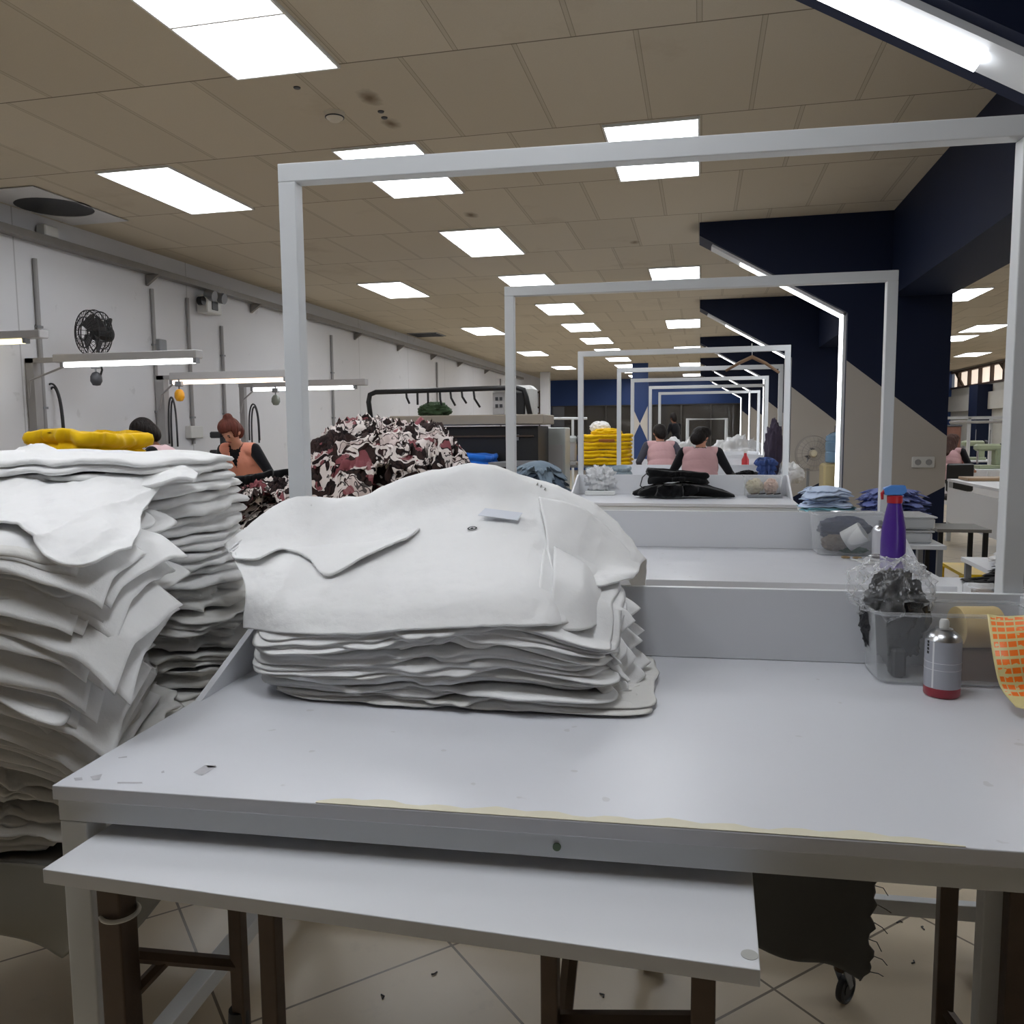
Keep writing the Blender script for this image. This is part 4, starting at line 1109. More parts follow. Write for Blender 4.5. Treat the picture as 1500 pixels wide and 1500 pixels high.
o = blob('cream_cloth', cloth_mat('cream cloth', rgb(206, 196, 168), .1), (p.x-.12, p.y+.08, TZ+.1), (.075, .06, .07), 24, .35, 2.6); tag(o, 'cream cloth in the crate on the third table', 'cloth')
o = blob('peach_cloth', cloth_mat('peach cloth', rgb(216, 186, 168), .1), (p.x+.03, p.y+.08, TZ+.1), (.06, .06, .07), 25, .35, 2.6); tag(o, 'peach cloth in the crate on the third table', 'cloth')
t = thing('tool_tray', 'shallow tray of dark tools in front of the third-table crate', 'tray', (p.x-.04, p.y-.06, TZ+.002))
MB().rbox((0, 0, .015), (.32, .12, .03), .006).build('tray', M_grey, t)
for k in range(4): MB().tube([(-.12+k*.07, -.03, .034), (-.06+k*.07, .03, .038)], .007, 6).build('tool', M_black if k % 2 else M_iron, t)
# ------------------------------------------------------------------ rolling side tables right of the line
def side_table(label, x, y, w, d, z, m=None, leg=M_grey, rz=0):
    t = thing('side_table', label, 'side table', (x, y, 0), rz)
    MB().box((0, 0, z-.012), (w, d, .024)).build('tabletop', m or M_laminate, t, bevel=.002)
    for sx in (-1, 1):
        for sy in (-1, 1):
            MB().box((sx*(w/2-.03), sy*(d/2-.03), (z-.024)/2), (.03, .03, z-.024)).build('leg', leg, t)
    MB().box((0, 0, .2), (w-.06, d-.06, .02)).build('shelf', m or M_laminate, t)
    return t
side_table('white side table right of the second table carrying black garments', 1.42, 3.86, .70, .8, .74)
def heap_slabs(n, c, h, z0, H, m, seed, name, labelf, group, cat='garment', p=3, pleat=.03, edge=.05, lips=3, dome=.5, shrink=.5, N=220, ms=None, pf=9):
    r_ = np.random.RandomState(seed); out = []
    def S(k):
        def f(x, y):
            q = ((x-c[0])/h[0])**2+((y-c[1])/h[1])**2
            g = np.clip(1-dome*q, .15, 1)
            return z0+.003+(H*k/n)*g+(.22*(H/n)*g*fbm(x*7, y*7, k*1.9, seed, 2) if k else 0)
        return f
    for k in range(n):
        s_ = 1-shrink*(k/n)**1.5
        o = slab(name, (ms[r_.randint(len(ms))] if ms else m), (c[0]+r_.uniform(-.06, .06)*h[0], c[1]+r_.uniform(-.06, .06)*h[1]), (h[0]*s_, h[1]*s_), r_.uniform(-.2, .2),
                 S(k), S(k+1), lips=lips, seed=seed+k, p=p, edge=edge, pleat=pleat, pf=pf, rec=.02, N=N)
        tag(o, labelf(k), cat, group); out.append(o)
    return out
heap_slabs(4, (1.47, 4.03), (.27, .19), .74, .11, M_blk, 400, 'black_garment', lambda k: 'black garment on the side table right of the second table, %s from the bottom' % ORD[k+1], 'black garments by the right post')
p = at(1395, 862, 3.55)
t = thing('organizer_box', 'clear flat organizer box in front of the black garments', 'box', (1.21, 3.64, .742), .05)
MB().rbox((0, 0, .035), (.28, .16, .07), .008).build('shell', M_clear, t)
for k in range(3): MB().box((-.08+k*.08, 0, .03), (.06, .12, .04)).build('compartment', (M_card, M_dgrey, M_grey)[k], t)
side_table('white side table further right carrying white garments', 1.83, 4.75, .75, .7, .72)
heap_slabs(4, (1.80, 4.72), (.30, .26), .72, .2, M_wcloth, 420, 'white_garment', lambda k: 'white garment on the side table behind the right post, %s from the bottom' % ORD[k+1], 'white garments by the right post')
# yellow tubular cart
t = thing('yellow_cart', 'yellow tube-framed hand cart in front of the navy pillar', 'cart', (1.84, 5.55, 0))
M_yel = mat('yellow paint', rgb(236, 196, 20), .4)
MB().tube([(-.3, -.2, .05), (-.3, -.2, .56), (.12, -.2, .56), (.12, -.2, .05)], .024, 10).build('front_tube', M_yel, t, smooth=True)
MB().tube([(-.3, .25, .05), (-.3, .25, .56), (.12, .25, .56), (.12, .25, .05)], .024, 10).build('rear_tube', M_yel, t, smooth=True)
MB().box((-.09, .02, .57), (.42, .46, .02)).build('deck', M_yel, t)
for sx in (-.3, .12):
    for sy in (-.2, .25): MB().cyl((sx-.015, sy, .04), (sx+.015, sy, .04), .04, n=18).build('wheel', M_black, t, smooth='auto')
t = side_table('small grey side table at the foot of the navy pillar', 1.87, 6.7, .36, .4, .72, mat('grey board', rgb(120, 118, 114), .6), M_black)
side_table('white side table between second and third tables carrying clear trays', 1.12, 5.5, .6, .5, .76)
for k in range(2):
    t = thing('plastic_tray', 'shallow clear tray on the side table, %s of two' % ('lower' if k == 0 else 'upper'), 'tray', (1.10+.01*k, 5.5, .76+k*.085), .02+.03*k, 'stacked clear trays')
    MB().rbox((0, 0, .034), (.52, .34, .068), .01).build('shell', clear_mat('milky plastic', (.74, .76, .78), .62) if k == 0 else bpy.data.materials['milky plastic'], t)
    MB().rbox((0, 0, .073), (.54, .36, .01), .004).build('lid', bpy.data.materials['milky plastic'], t)
side_table('long white side table right of the third table with stacked blue shirts', 1.22, 6.95, .84, .62, .80, rz=0)
Mts = [cloth_mat('turquoise cotton', rgb(118, 176, 188), .1), cloth_mat('pale blue cotton', rgb(190, 206, 232), .08)]
Mbs = [cloth_mat('violet blue cotton', rgb(92, 106, 166), .14), cloth_mat('mid blue cotton', rgb(112, 124, 184), .14)]
heap_slabs(4, (.98, 6.95), (.17, .22), .80, .20, None, 440, 'turquoise_shirt', lambda k: 'pale turquoise folded shirt on the long side table, %s from the bottom' % ORD[k+1], 'turquoise shirts on the side table', 'shirt', p=5, pleat=.012, dome=.15, shrink=.1, ms=Mts)
heap_slabs(5, (1.47, 6.95), (.20, .24), .80, .20, None, 460, 'blue_shirt', lambda k: 'violet blue folded shirt on the long side table, %s from the bottom' % ORD[k+1], 'blue shirts on the side table', 'shirt', p=5, pleat=.05, pf=16, dome=.2, shrink=.1, ms=Mbs)
# ------------------------------------------------------------------ fan, water bottle, hanger
fc = at(1187, 664, 9.2)
t = thing('pedestal_fan', 'beige pedestal fan standing behind the second pillar light strip', 'fan', (fc.x, fc.y, 0), .25)
MB().lathe([(.2, 0), (.2, .02), (.05, .05), (.02, .06)], n=28).build('base', M_dgrey, t, smooth='auto')
MB().cyl((0, 0.05, .05), (0, .05, fc.z-.05), .016, n=12).build('pole', M_grey, t)
Mx = Matrix.Translation((0, -.06, fc.z)) @ Matrix.Rotation(PI/2, 4, 'X')
M_fan = mat('beige fan plastic', rgb(186, 178, 168), .4)
MB().lathe([(0, -.12), (.05, -.12), (.06, -.06), (.055, 0), (.0, .0)], M=Mx, n=24).build('motor', M_dgrey, t, smooth='auto')
MB().lathe([(0, 0), (.04, 0), (.04, .03), (.03, .045), (0, .05)], M=Mx, n=24).build('hub', mat('cream plastic', rgb(224, 212, 184), .4), t, smooth='auto')
for k in range(3):
    V = []
    for i in range(7):
        a = k*2*PI/3+(i/6)*1.3
        for j, rr_ in enumerate((.04, .10, .165)): V.append((rr_*math.cos(a), rr_*math.sin(a), .012+.02*(i/6-.5)))
    MB().add(V, [(3*i+j, 3*i+j+1, 3*i+4+j, 3*i+3+j) for i in range(6) for j in range(2)], M=Mx).build('blade', M_fan, t, solid=.003)
gd = MB()
for rr_, zz in ((.186, .0), (.18, .035), (.186, .02), (.13, .05), (.07, .058)): gd.torus((0, 0, zz), rr_, .003, n=36, m=5, M=Mx)
for k in range(24):
    a = 2*PI*k/24; gd.tube([Mx @ Vector((.04*math.cos(a), .04*math.sin(a), .06)), Mx @ Vector((.13*math.cos(a), .13*math.sin(a), .05)), Mx @ Vector((.186*math.cos(a), .186*math.sin(a), .0))], .0016, 4)
gd.build('guard', mat('fan guard', rgb(150, 144, 138), .4), t)
wc = at(1219, 676, 8.75)
t = thing('water_cooler', 'beige water cooler cabinet behind the second pillar', 'water cooler', (wc.x+.06, wc.y, 0))
MB().rbox((0, 0, wc.z/2-.01), (.32, .32, wc.z-.02), .02).build('cabinet', mat('beige cabinet', rgb(176, 160, 116), .5), t)
MB().cyl((-.04, -.165, wc.z-.12), (-.04, -.2, wc.z-.12), .016, n=12).build('tap', M_tan, t)
t = thing('water_bottle', 'blue water bottle with black cap standing on the beige cooler', 'water bottle', (wc.x+.06, wc.y, wc.z-.01))
hb = at(1219, 622, 8.75).z-wc.z
s = NT('blue bottle'); s.b.inputs['Base Color'].default_value = (*rgb(120, 152, 178), 1); s.b.inputs['Alpha'].default_value = .8; s.b.inputs['Roughness'].default_value = .15; M_wb = s.m
MB().lathe([(.12, 0), (.13, .01), (.13, hb*.28), (.122, hb*.3), (.13, hb*.33), (.13, hb*.55), (.122, hb*.57), (.13, hb*.6), (.125, hb*.72), (.08, hb*.80), (.045, hb*.84)], n=30).build('bottle', M_wb, t, smooth='auto')
MB().lathe([(.045, hb*.83), (.045, hb*1.0), (0, hb*1.0)], n=20).build('cap', M_black, t, smooth='auto')
# wooden coat hanger on the third frame
hc_ = at(1102, 524, 8.5)
t = thing('coat_hanger', 'wooden coat hanger hooked over the third frame bar', 'coat hanger', (hc_.x, 7.5+TD+.0, TZ+1.475))
M_wood = mat('hanger wood', rgb(126, 98, 74), .5, var=.15)
MB().tube([(0, .08, -.02), (0, .075, .012), (0, .03, .026), (0, -.025, .008), (0, -.03, -.06), (0, -.03, -.11)], .004, 6).build('hook', M_silver, t, smooth=True)
MB().tube([(-.25, -.06, -.24), (-.12, -.045, -.165), (0, -.03, -.11), (.13, -.03, -.175), (.26, -.03, -.27)], [.012, .016, .02, .016, .012], 8).build('arms', M_wood, t, smooth=True)
# ------------------------------------------------------------------ table four and five things
pj = at(1132, 655, Y4)
o = blob('hung_jacket', cloth_mat('plum jacket', rgb(74, 66, 82), .2), (pj.x, Y4-.13, pj.z), (.10, .08, .30), 33, .4, 2.4); tag(o, 'plum grey jacket hanging on the right post of table four', 'jacket')
pj = at(1122, 676, Y4-.5)
o = slab('blue_cloth', cloth_mat('printed blue cloth', rgb(70, 92, 150), .25), (pj.x, Y4-.58), (.11, .13), 0, lambda x, y: TZ+.004+0*x, lambda x, y: TZ+.32-2.5*(x-pj.x)**2+.02*fbm(x*8, y*8, 1, 5, 2), lips=4, seed=500, p=3, edge=.04, pleat=.03)
tag(o, 'printed blue cloth bundle at the right end of table four', 'cloth bundle')
o = blob('white_bundle', M_wcloth, (pj.x+.30, Y4-.6, TZ+.12), (.12, .12, .12), 36, .4, 2.6, flat=TZ+.004); tag(o, 'white printed cloth bundle beside the blue one on table four', 'cloth bundle')
pj = at(1092, 660, Y5-.3)
t = thing('red_bottle', 'small red bottle on the fifth table', 'bottle', (pj.x, Y5-.3, TZ+.002))
MB().lathe([(.05, 0), (.055, .02), (.055, .2), (.025, .26), (.02, .3)], n=20).build('bottle', M_red, t, smooth='auto'); MB().lathe([(.025, .3), (.025, .34), (0, .34)], n=16).build('cap', M_plug, t, smooth='auto')
o = blob('dark_cloth', M_blk, (pj.x-.1, Y4-.45, TZ+.07), (.14, .1, .07), 38, .4, 2.6, flat=TZ+.004); tag(o, 'dark cloth and tools heap on table four', 'cloth')
# far white bags and frame
for (px, Y, sc) in ((1000, 20.5, .55), (1082, 20.5, .6)):
    q = at(px, 646, Y); o = blob('white_bag', bpy.data.materials['white bag film'], (q.x, Y, .62), (sc, .4, .62), 40+px, .4, 2); tag(o, 'big translucent bag beyond the tables, %s of the low white frame' % ('left' if px < 1040 else 'right'), 'bag')
xa, xb = at(1007, 620, 21.5).x, at(1064, 620, 21.5).x; zz = at(1030, 614, 21.5).z
o = MB().tube([(xa, 21.5, 0), (xa, 21.5, zz), (xb, 21.5, zz), (xb, 21.5, 0)], .05, 6).build('rack_frame', M_paint); tag(o, 'plain white rack frame far beyond the framed tables', 'rack')
# ================================================================== left wall
M_tray = mat('cable tray steel', rgb(128, 124, 120), .45, metal=.3, var=.15, vscale=8)
tz = 3.12
t = thing('cable_tray', 'long grey cable tray running along the left wall near the ceiling', 'cable tray', (XL+.012, 5, tz))
MB().box((.06, 9, 0), (.10, 24, .008)).box((.012, 9, .03), (.006, 24, .06)).box((.108, 9, .03), (.006, 24, .06)).build('tray', M_tray, t)
cb = MB(); r_ = random.Random(3)
for k in range(5):
    cb.tube([(.03+.016*k+r_.uniform(-.006, .006), -3+i*.7, .035+r_.uniform(0, .025)) for i in range(34)], .009, 6)
cb.build('cables', M_dgrey, t)
for y in (7.7, 9.75, 11.0, 13.0, 15.0, 17.0, 19.0, 21.5, 24.0):
    V = [(0, y-5-.02, -.01), (.16, y-5-.02, -.01), (0, y-5-.02, -.12), (0, y-5+.02, -.01), (.16, y-5+.02, -.01), (0, y-5+.02, -.12)]
    MB().add(V, [(0, 1, 2), (5, 4, 3), (0, 3, 4, 1), (1, 4, 5, 2), (2, 5, 3, 0)]).build('bracket', M_tray, t)
for i, (px, py, z0, z1, bx) in enumerate(((58, 500, .0, tz, None), (226, 500, .0, tz, 507), (277, 500, 1.35, tz, None), (326, 520, .0, 2.75, None), (486, 520, .0, tz, None), (640, 540, .0, tz, None), (733, 560, .0, 3.05, None))):
    q = atx(px, py, XL+.02)
    t = thing('conduit_pipe', 'grey vertical conduit on the left wall, %s from the front' % ORD[i+1], 'pipe', (XL+.022, q.y, 0), 0, 'conduits on the left wall')
    z1 = min(z1, tz-.14)
    MB().cyl((0, 0, z0+.002), (0, 0, z1), .02, n=10).build('pipe', M_pipe, t, smooth='auto')
    for z in np.arange(z0+.3, z1-.1, .7): MB().box((0, 0, z), (.044, .055, .02)).build('clip', M_grey, t)
    if bx: MB().rbox((.02, .06, atx(236, 507, XL).z), (.09, .12, .12), .008).build('junction_box', M_grey, t)
    if i == 2:
        MB().rbox((.01, 0, atx(283, 633, XL).z), (.08, .24, .14), .008).build('socket_box', M_plug, t)
q = atx(70, 350, XL+.06); t = thing('junction_box', 'small white junction box on the cable tray at far left', 'junction box', (XL+.06, q.y, tz+.06)); MB().rbox((0, 0, .05), (.1, .16, .1), .01).build('body', M_plug, t)
q = atx(311, 447, XL+.12)
t = thing('emergency_lamp', 'white twin-headed emergency lamp box high on the left wall', 'lamp', (XL+.08, q.y, q.z))
MB().rbox((0, 0, 0), (.14, .30, .20), .012).build('housing', M_plug, t); MB().rbox((.075, .0, -.01), (.01, .12, .1), .004).build('window', M_dgrey, t)
for k in (-1, 1): MB().cyl((.03, k*.1, .10), (.14, k*.1, .08), .055, .06, n=16).build('lamp_head', M_grey, t, smooth='auto')
MB().cyl((.0, -.2, .02), (.06, -.2, .02), .05, n=16).build('bell', M_black, t, smooth='auto')
# wall fan
fq = at(137, 488, 6.35)
t = thing('wall_fan', 'round dark caged fan on a bracket arm on the left wall', 'fan', fq, -.5)
t.rotation_euler = (.0, 0, -.35)
Mx = Matrix.Rotation(PI/2, 4, 'X')
gd = MB()
for rr_, zz in ((.19, -.06), (.2, .0), (.19, .06), (.13, .085), (.07, .095), (.13, -.085)): gd.torus((0, 0, zz), rr_, .005, n=36, m=5, M=Mx)
for k in range(30):
    a = 2*PI*k/30; c_, s_ = math.cos(a), math.sin(a)
    gd.tube([Mx @ Vector((.05*c_, .05*s_, .1)), Mx @ Vector((.13*c_, .13*s_, .085)), Mx @ Vector((.19*c_, .19*s_, .06)), Mx @ Vector((.2*c_, .2*s_, 0)), Mx @ Vector((.19*c_, .19*s_, -.06)), Mx @ Vector((.06*c_, .06*s_, -.1))], .0025, 4)
gd.build('guard', M_black, t)
for k in range(4):
    V = []
    for i in range(7):
        a = k*PI/2+(i/6)*1.1
        for rr_ in (.03, .1, .17): V.append((rr_*math.cos(a), rr_*math.sin(a), .03*(i/6-.5)))
    MB().add(V, [(3*i+j, 3*i+j+1, 3*i+4+j, 3*i+3+j) for i in range(6) for j in range(2)], M=Mx).build('blade', mat('smoky plastic', rgb(70, 68, 70), .4), t, solid=.003)
MB().lathe([(0, -.16), (.06, -.16), (.075, -.08), (.06, 0), (0, 0)], M=Mx, n=20).build('motor', M_black, t, smooth='auto')
MB().tube([(0, .12, .0), (-.06, .2, .14), (-.22, .22, .12), (-.30, .22, .02), (-.33, .3, -.02)], .018, 8).build('bracket_arm', M_black, t, smooth=True)
MB().tube([(-.30, .22, .02), (-.27, .2, -.2), (-.2, .18, -.3), (-.24, .18, -.36)], .01, 6).build('cable', M_black, t, smooth=True)
# ceiling duct, smoke detector
q = atz(80, 302, CZ)
t = thing('ceiling_vent', 'round dark duct opening in a pale panel of the ceiling at far left', 'vent', (q.x, q.y, CZ))
b = MB(); n = 40; R_ = .30; S_ = .36; V = []
for k in range(n):
    a = 2*PI*k/n; m_ = max(abs(math.cos(a)), abs(math.sin(a)))
    V += [(R_*math.cos(a), R_*math.sin(a), -.012), (S_*math.cos(a)/m_*.8, S_*math.sin(a)/m_*1.5, -.012)]
b.add(V, [(2*k, 2*k+1, (2*k+3) % (2*n), (2*k+2) % (2*n)) for k in range(n)]).build('panel', mat('pale panel', (.55, .55, .56), .6), t, solid=.006, offset=1)
MB().cyl((0, 0, -.008), (0, 0, -.002), R_, n=40).build('duct_hole', M_black, t)
q = atz(490, 165, CZ)
t = thing('smoke_detector', 'small round smoke detector on the ceiling tiles', 'smoke detector', (q.x, q.y, CZ))
MB().lathe([(0, -.05), (.03, -.05), (.04, -.04), (.05, -.034), (.058, -.02), (.062, 0)], n=28).build('body', mat('detector plastic', rgb(206, 198, 182), .5), t, smooth='auto')
MB().torus((0, 0, -.028), .054, .004, n=28).build('slot_ring', M_dgrey, t)
t = thing('ceiling_vent', 'thin dark slatted vent set in the ceiling near the far left wall', 'vent', atz(625, 490, CZ)); MB().box((0, 0, -.006), (.6, .6, .012)).build('panel', M_grey, t)
for k in range(5): MB().box((0, -.22+k*.11, -.016), (.54, .05, .01)).build('slat', M_dgrey, t)
# stained holes near the detector
for i, (px, py) in enumerate(((558, 163), (563, 172), (435, 128))):
    q = atz(px, py, CZ); o = MB().lathe([(0, -.006), (.018, -.006), (.02, 0)], c=(q.x, q.y, CZ), n=14).build('cable_hole', M_dgrey); tag(o, ('dark cable hole in the stained tile, %s' % ('upper', 'lower')[i]) if i < 2 else 'tiny dark hole in the tile near the large front light', 'hole')

# ------------------------------------------------------------------ sewing stations with lamps
M_tubeW = emit('cool tube', (.97, .98, 1.0), 7.0); M_tubeP = emit('warm tube', (1.0, .78, .60), 5.0); M_tubeY = emit('yellow tube', (1.0, .86, .5), 3.0)
M_lampw = mat('lamp housing', rgb(170, 168, 168), .45)
def lamp(label, Y, hx0, hx1, hy0, hy1, tx0, tx1, ty, mt, post=None, pw=.05, posty=None):
    A_, B_ = at(hx0, (hy0+hy1)/2, Y), at(hx1, (hy0+hy1)/2-2, Y)
    t = thing('station_lamp', label, 'lamp', (0, 0, 0))
    hh = (at(hx0, hy0, Y).z-at(hx0, hy1, Y).z)
    zc = (A_.z+B_.z)/2
    MB().rbox(((A_.x+B_.x)/2, Y+.02, zc), (B_.x-A_.x, .10, hh), .006).build('housing', M_lampw, t)
    T0, T1 = at(tx0, ty, Y-.02), at(tx1, ty, Y-.02); z_ = zc-hh/2-.022
    MB().cyl((T0.x, Y, z_), (T1.x, Y, z_), .019, n=14).build('tube', mt, t, smooth='auto')
    for x in (T0.x-.02, T1.x+.0): MB().box((x+.01, Y, z_+.008), (.03, .05, .05)).build('tube_holder', M_grey, t)
    if post:
        P_ = at(post, 600, Y+.08)
        MB().box((P_.x, Y+.12, (zc+.02)/2), (pw, pw, zc+.02)).build('post', M_pipe, t)
        x0, x1 = min(P_.x, A_.x), max(P_.x, A_.x)
        MB().box(((x0+x1)/2, Y+.10, zc-.0), (x1-x0+pw, .04, .04)).build('arm', M_pipe, t)
        MB().tube([(P_.x, Y+.05, zc-.32), (P_.x+.06, Y+.02, zc-.17), (T0.x, Y, z_-.01)], .009, 6).build('stay', M_pipe, t)
    return t, zc
lamp('yellowish tube lamp at the left edge of the photo over a sewing station', 5.6, -150, 62, 489, 500, -150, 35, 520, M_tubeY, None)
lamp('white tube lamp over the leftmost visible sewing station', 5.95, 80, 290, 517, 529, 92, 284, 534, M_tubeW, 47, .08)
lamp('warm pinkish tube lamp over the middle sewing station', 7.2, 250, 420, 545, 556, 252, 416, 562, M_tubeP, 236, .08)
lamp('white tube lamp farthest along the left wall, partly behind the front frame post', 8.6, 372, 536, 558, 567, 370, 518, 572, M_tubeW, 354, .06)
for lab, px, py, Y, m_, n_ in (('dark knob on a cord hanging under the leftmost white tube lamp', 141, 555, 6.2, M_dgrey, 'pull_knob'), ('yellow knob on a cord hanging under the pinkish tube lamp', 263, 579, 7.15, mat('amber plastic', rgb(226, 160, 30), .35), 'pull_knob'), ('grey green knob hanging under the farthest station tube lamp', 404, 586, 8.55, mat('grey green plastic', rgb(120, 126, 118), .5), 'pull_knob')):
    q = at(px, py, Y); t = thing(n_, lab, 'knob', q)
    MB().lathe([(0, -.06), (.03, -.055), (.048, -.02), (.046, .02), (.03, .05), (.01, .06), (0, .06)], n=16).build('knob', m_, t, smooth='auto')
    MB().cyl((0, 0, .055), (0, 0, .16), .008, n=8).build('cord', M_grey, t)
    MB().rbox((0, 0, .11), (.07, .05, .05), .006).build('clamp', M_grey, t)
def loop(lab, px, py0, py1, wpx, Y, r=.009):
    T_, B_ = at(px, py0, Y), at(px, py1, Y); w_ = (at(px+wpx, py0, Y).x-T_.x)/2; h = T_.z-B_.z
    pts = []
    for k in range(25):
        a = k/24
        x = -w_*(math.cos(PI*a)); z = -h*(1-math.sin(PI*a)**.6)
        pts.append((T_.x+x, Y, T_.z+z))
    o = MB().tube(pts, r, 6).tube([(p[0]*.0+T_.x+(p[0]-T_.x)*.7, p[1]+.02, p[2]-.03) for p in pts], r, 6).build('cable_loop', M_dgrey, None, smooth=True); tag(o, lab, 'cable')
loop('black cable loop hanging below the leftmost white tube lamp', 75, 562, 650, 30, 6.3)
loop('black narrow cable loop hanging at the middle sewing station', 251, 582, 650, 12, 7.25)
loop('dark grey cable loop hanging at the farthest sewing station', 371, 592, 645, 15, 8.6)
t = thing('thread_cone', 'dark green bottle-shaped thread cone inside the leftmost cable loop', 'thread cone', at(79, 640, 6.45))
MB().lathe([(.05, 0), (.052, .16), (.02, .22), (.018, .26)], n=18).build('cone', mat('dark green', rgb(26, 44, 36), .5), t, smooth='auto'); MB().lathe([(.055, -.02), (.055, .0)], n=18).build('base', M_plug, t); MB().lathe([(.02, .26), (.02, .30), (0, .30)], n=12).build('cap', M_plug, t)
# work benches along the wall
def bench(label, x, y, w, d, z, m, rz=0):
    t = thing('sewing_bench', label, 'bench', (x, y, 0), rz)
    MB().box((0, 0, z-.02), (w, d, .04)).build('worktop', m, t, bevel=.003)
    for sx in (-1, 1):
        for sy in (-1, 1): MB().box((sx*(w/2-.06), sy*(d/2-.06), (z-.04)/2), (.05, .05, z-.04)).build('leg', M_grey, t)
    return t
M_work = mat('grey worktop', rgb(120, 118, 116), .45)
q = at(300, 668, 8.3); bench('grey sewing bench against the left wall behind the bending person', -5.2, 7.95, .72, 1.14, CAMZ-.22, M_work)
q = at(315, 648, 7.9)
bench('grey sewing bench in front of the half hidden dark-haired person', -4.93, 6.35, .74, .8, .93, M_work)
t = thing('sewing_machine', 'small dark machine head on the bench beside the bending person', 'sewing machine', Vector((-5.05, 8.0, CAMZ-.22)))
MB().rbox((0, 0, .03), (.2, .14, .06), .01).build('bed', M_dgrey, t); MB().rbox((.04, 0, .14), (.06, .08, .18), .01).build('pillar', M_dgrey, t); MB().rbox((-.02, 0, .22), (.18, .08, .07), .012).build('arm', M_dgrey, t)

# ------------------------------------------------------------------ patterned garments
def floral():
    s = NT('floral print'); co = s.coord()
    d = s.n.new('ShaderNodeVectorMath'); d.operation = 'SCALE'; nz_ = s.node('ShaderNodeTexNoise', Scale=5., Detail=2.)
    s.link(co, nz_.inputs['Vector']); s.link(nz_.outputs[1], d.inputs[0]); d.inputs['Scale'].default_value = .5
    a = s.n.new('ShaderNodeVectorMath'); a.operation = 'ADD'; s.link(co, a.inputs[0]); s.link(d.outputs[0], a.inputs[1])
    mp = s.n.new('ShaderNodeMapping'); mp.inputs['Scale'].default_value = (1, 1, 1.6); s.link(a.outputs[0], mp.inputs[0])
    n1 = s.noise(5.4, 1, mp.outputs[0]); n2 = s.noise(3.6, 1, mp.outputs[0])
    w_ = s.node('ShaderNodeTexWave', Scale=6., Distortion=9., Detail=2.); s.link(mp.outputs[0], w_.inputs['Vector'])
    base = s.ramp(n1, [(0, rgb(56, 42, 40)), (.43, rgb(40, 31, 31)), (.50, rgb(226, 216, 212)), (.61, rgb(64, 46, 46)), (.66, rgb(208, 192, 188))], True)
    pink = s.math('MULTIPLY', s.math('GREATER_THAN', n2, .605), .9)
    base = s.mix(pink, base, rgb(142, 82, 88))
    ln = s.math('MULTIPLY', s.math('GREATER_THAN', w_.outputs[0], .86), s.math('LESS_THAN', n2, .5))
    base = s.mix(s.math('MULTIPLY', ln, .85), base, rgb(26, 22, 24))
    s.link(base, s.b.inputs['Base Color']); s.b.inputs['Roughness'].default_value = .85
    s.b.inputs['Specular IOR Level'].default_value = .15
    s.bump(s.noise(20, 4), .3, .012); return s.m
M_flor = floral()
def crumpled(name, m, c, w, d, seed, Hf, lift, rz, amp=.05, nu=46, nv=40, drop=.1):
    """one crumpled garment thrown over a heap"""
    u = np.linspace(-1, 1, nu); v = np.linspace(-1, 1, nv); U, V = np.meshgrid(u, v, indexing='ij')
    k = 1+.25*fbm(U*1.3, V*1.3, seed*.7, seed, 2)
    x, y = U*w/2*k, V*d/2*k
    X = c[0]+x*math.cos(rz)-y*math.sin(rz); Y = c[1]+x*math.sin(rz)+y*math.cos(rz)
    e = np.maximum(np.abs(U), np.abs(V))
    Z = Hf(X, Y)+lift+amp*(ridged(U*1.6, V*2.6, seed*1.3, seed, 3)-.6)-drop*np.clip(e-.55, 0, 1)**2+.02*fbm(U*5, V*5, seed, seed+1, 2)
    Z = np.maximum(Z, .807+.02*np.abs(vnoise(U*4, V*4, seed, 3)))
    X = X+amp*.8*vnoise(U*2.5, V*2.5, 1.7, seed+5); Y = Y+amp*.8*vnoise(U*2.5, V*2.5, 9.7, seed+6)
    return sheet(name, m, np.stack([X, Y, Z], -1), None, solid=.006)
def mound(c, h, z0, H, pw=.75, seed=0):
    def f(x, y):
        q = np.clip(1-((x-c[0])/h[0])**2-((y-c[1])/h[1])**2, 0, 1)
        return z0+H*q**pw*(1+.12*fbm(x*2.5, y*2.5, 0, seed, 2))
    return f
hp0, hp1 = at(445, 760, 5.4), at(700, 690, 5.4)
hcx = at(566, 700, 5.4).x; hw = .64
tb = thing('dark_work_table', 'dark-legged grey-topped table carrying the heaps of patterned garments', 'work table', (0, 0, 0))
zt_ = .80
MB().box((hcx-.45, 5.35, zt_-.02), (2.2, 1.0, .04)).build('tabletop', M_work, tb, bevel=.003)
for sx in (-1, 1):
    for sy in (-1, 1): MB().box((hcx-.45+sx*1.02, 5.35+sy*.42, (zt_-.04)/2), (.06, .06, zt_-.04)).build('leg', M_black, tb)
MB().box((hcx-.45, 5.35-.40, zt_-.10), (1.98, .03, .12)).build('apron', M_black, tb)
heap_slabs(9, (hcx, 5.35), (hw, .45), zt_, .74, M_flor, 600, 'patterned_garment', lambda k: 'floral brown and white garment packed inside the tall patterned heap', 'patterned garments in the tall heap', p=2.2, pleat=.09, edge=.10, lips=4, dome=.75, shrink=.45, N=300, pf=11)
Hm = mound((hcx+.02, 5.35), (hw+.08, .54), zt_, .76, .62, 7); r_ = np.random.RandomState(12)
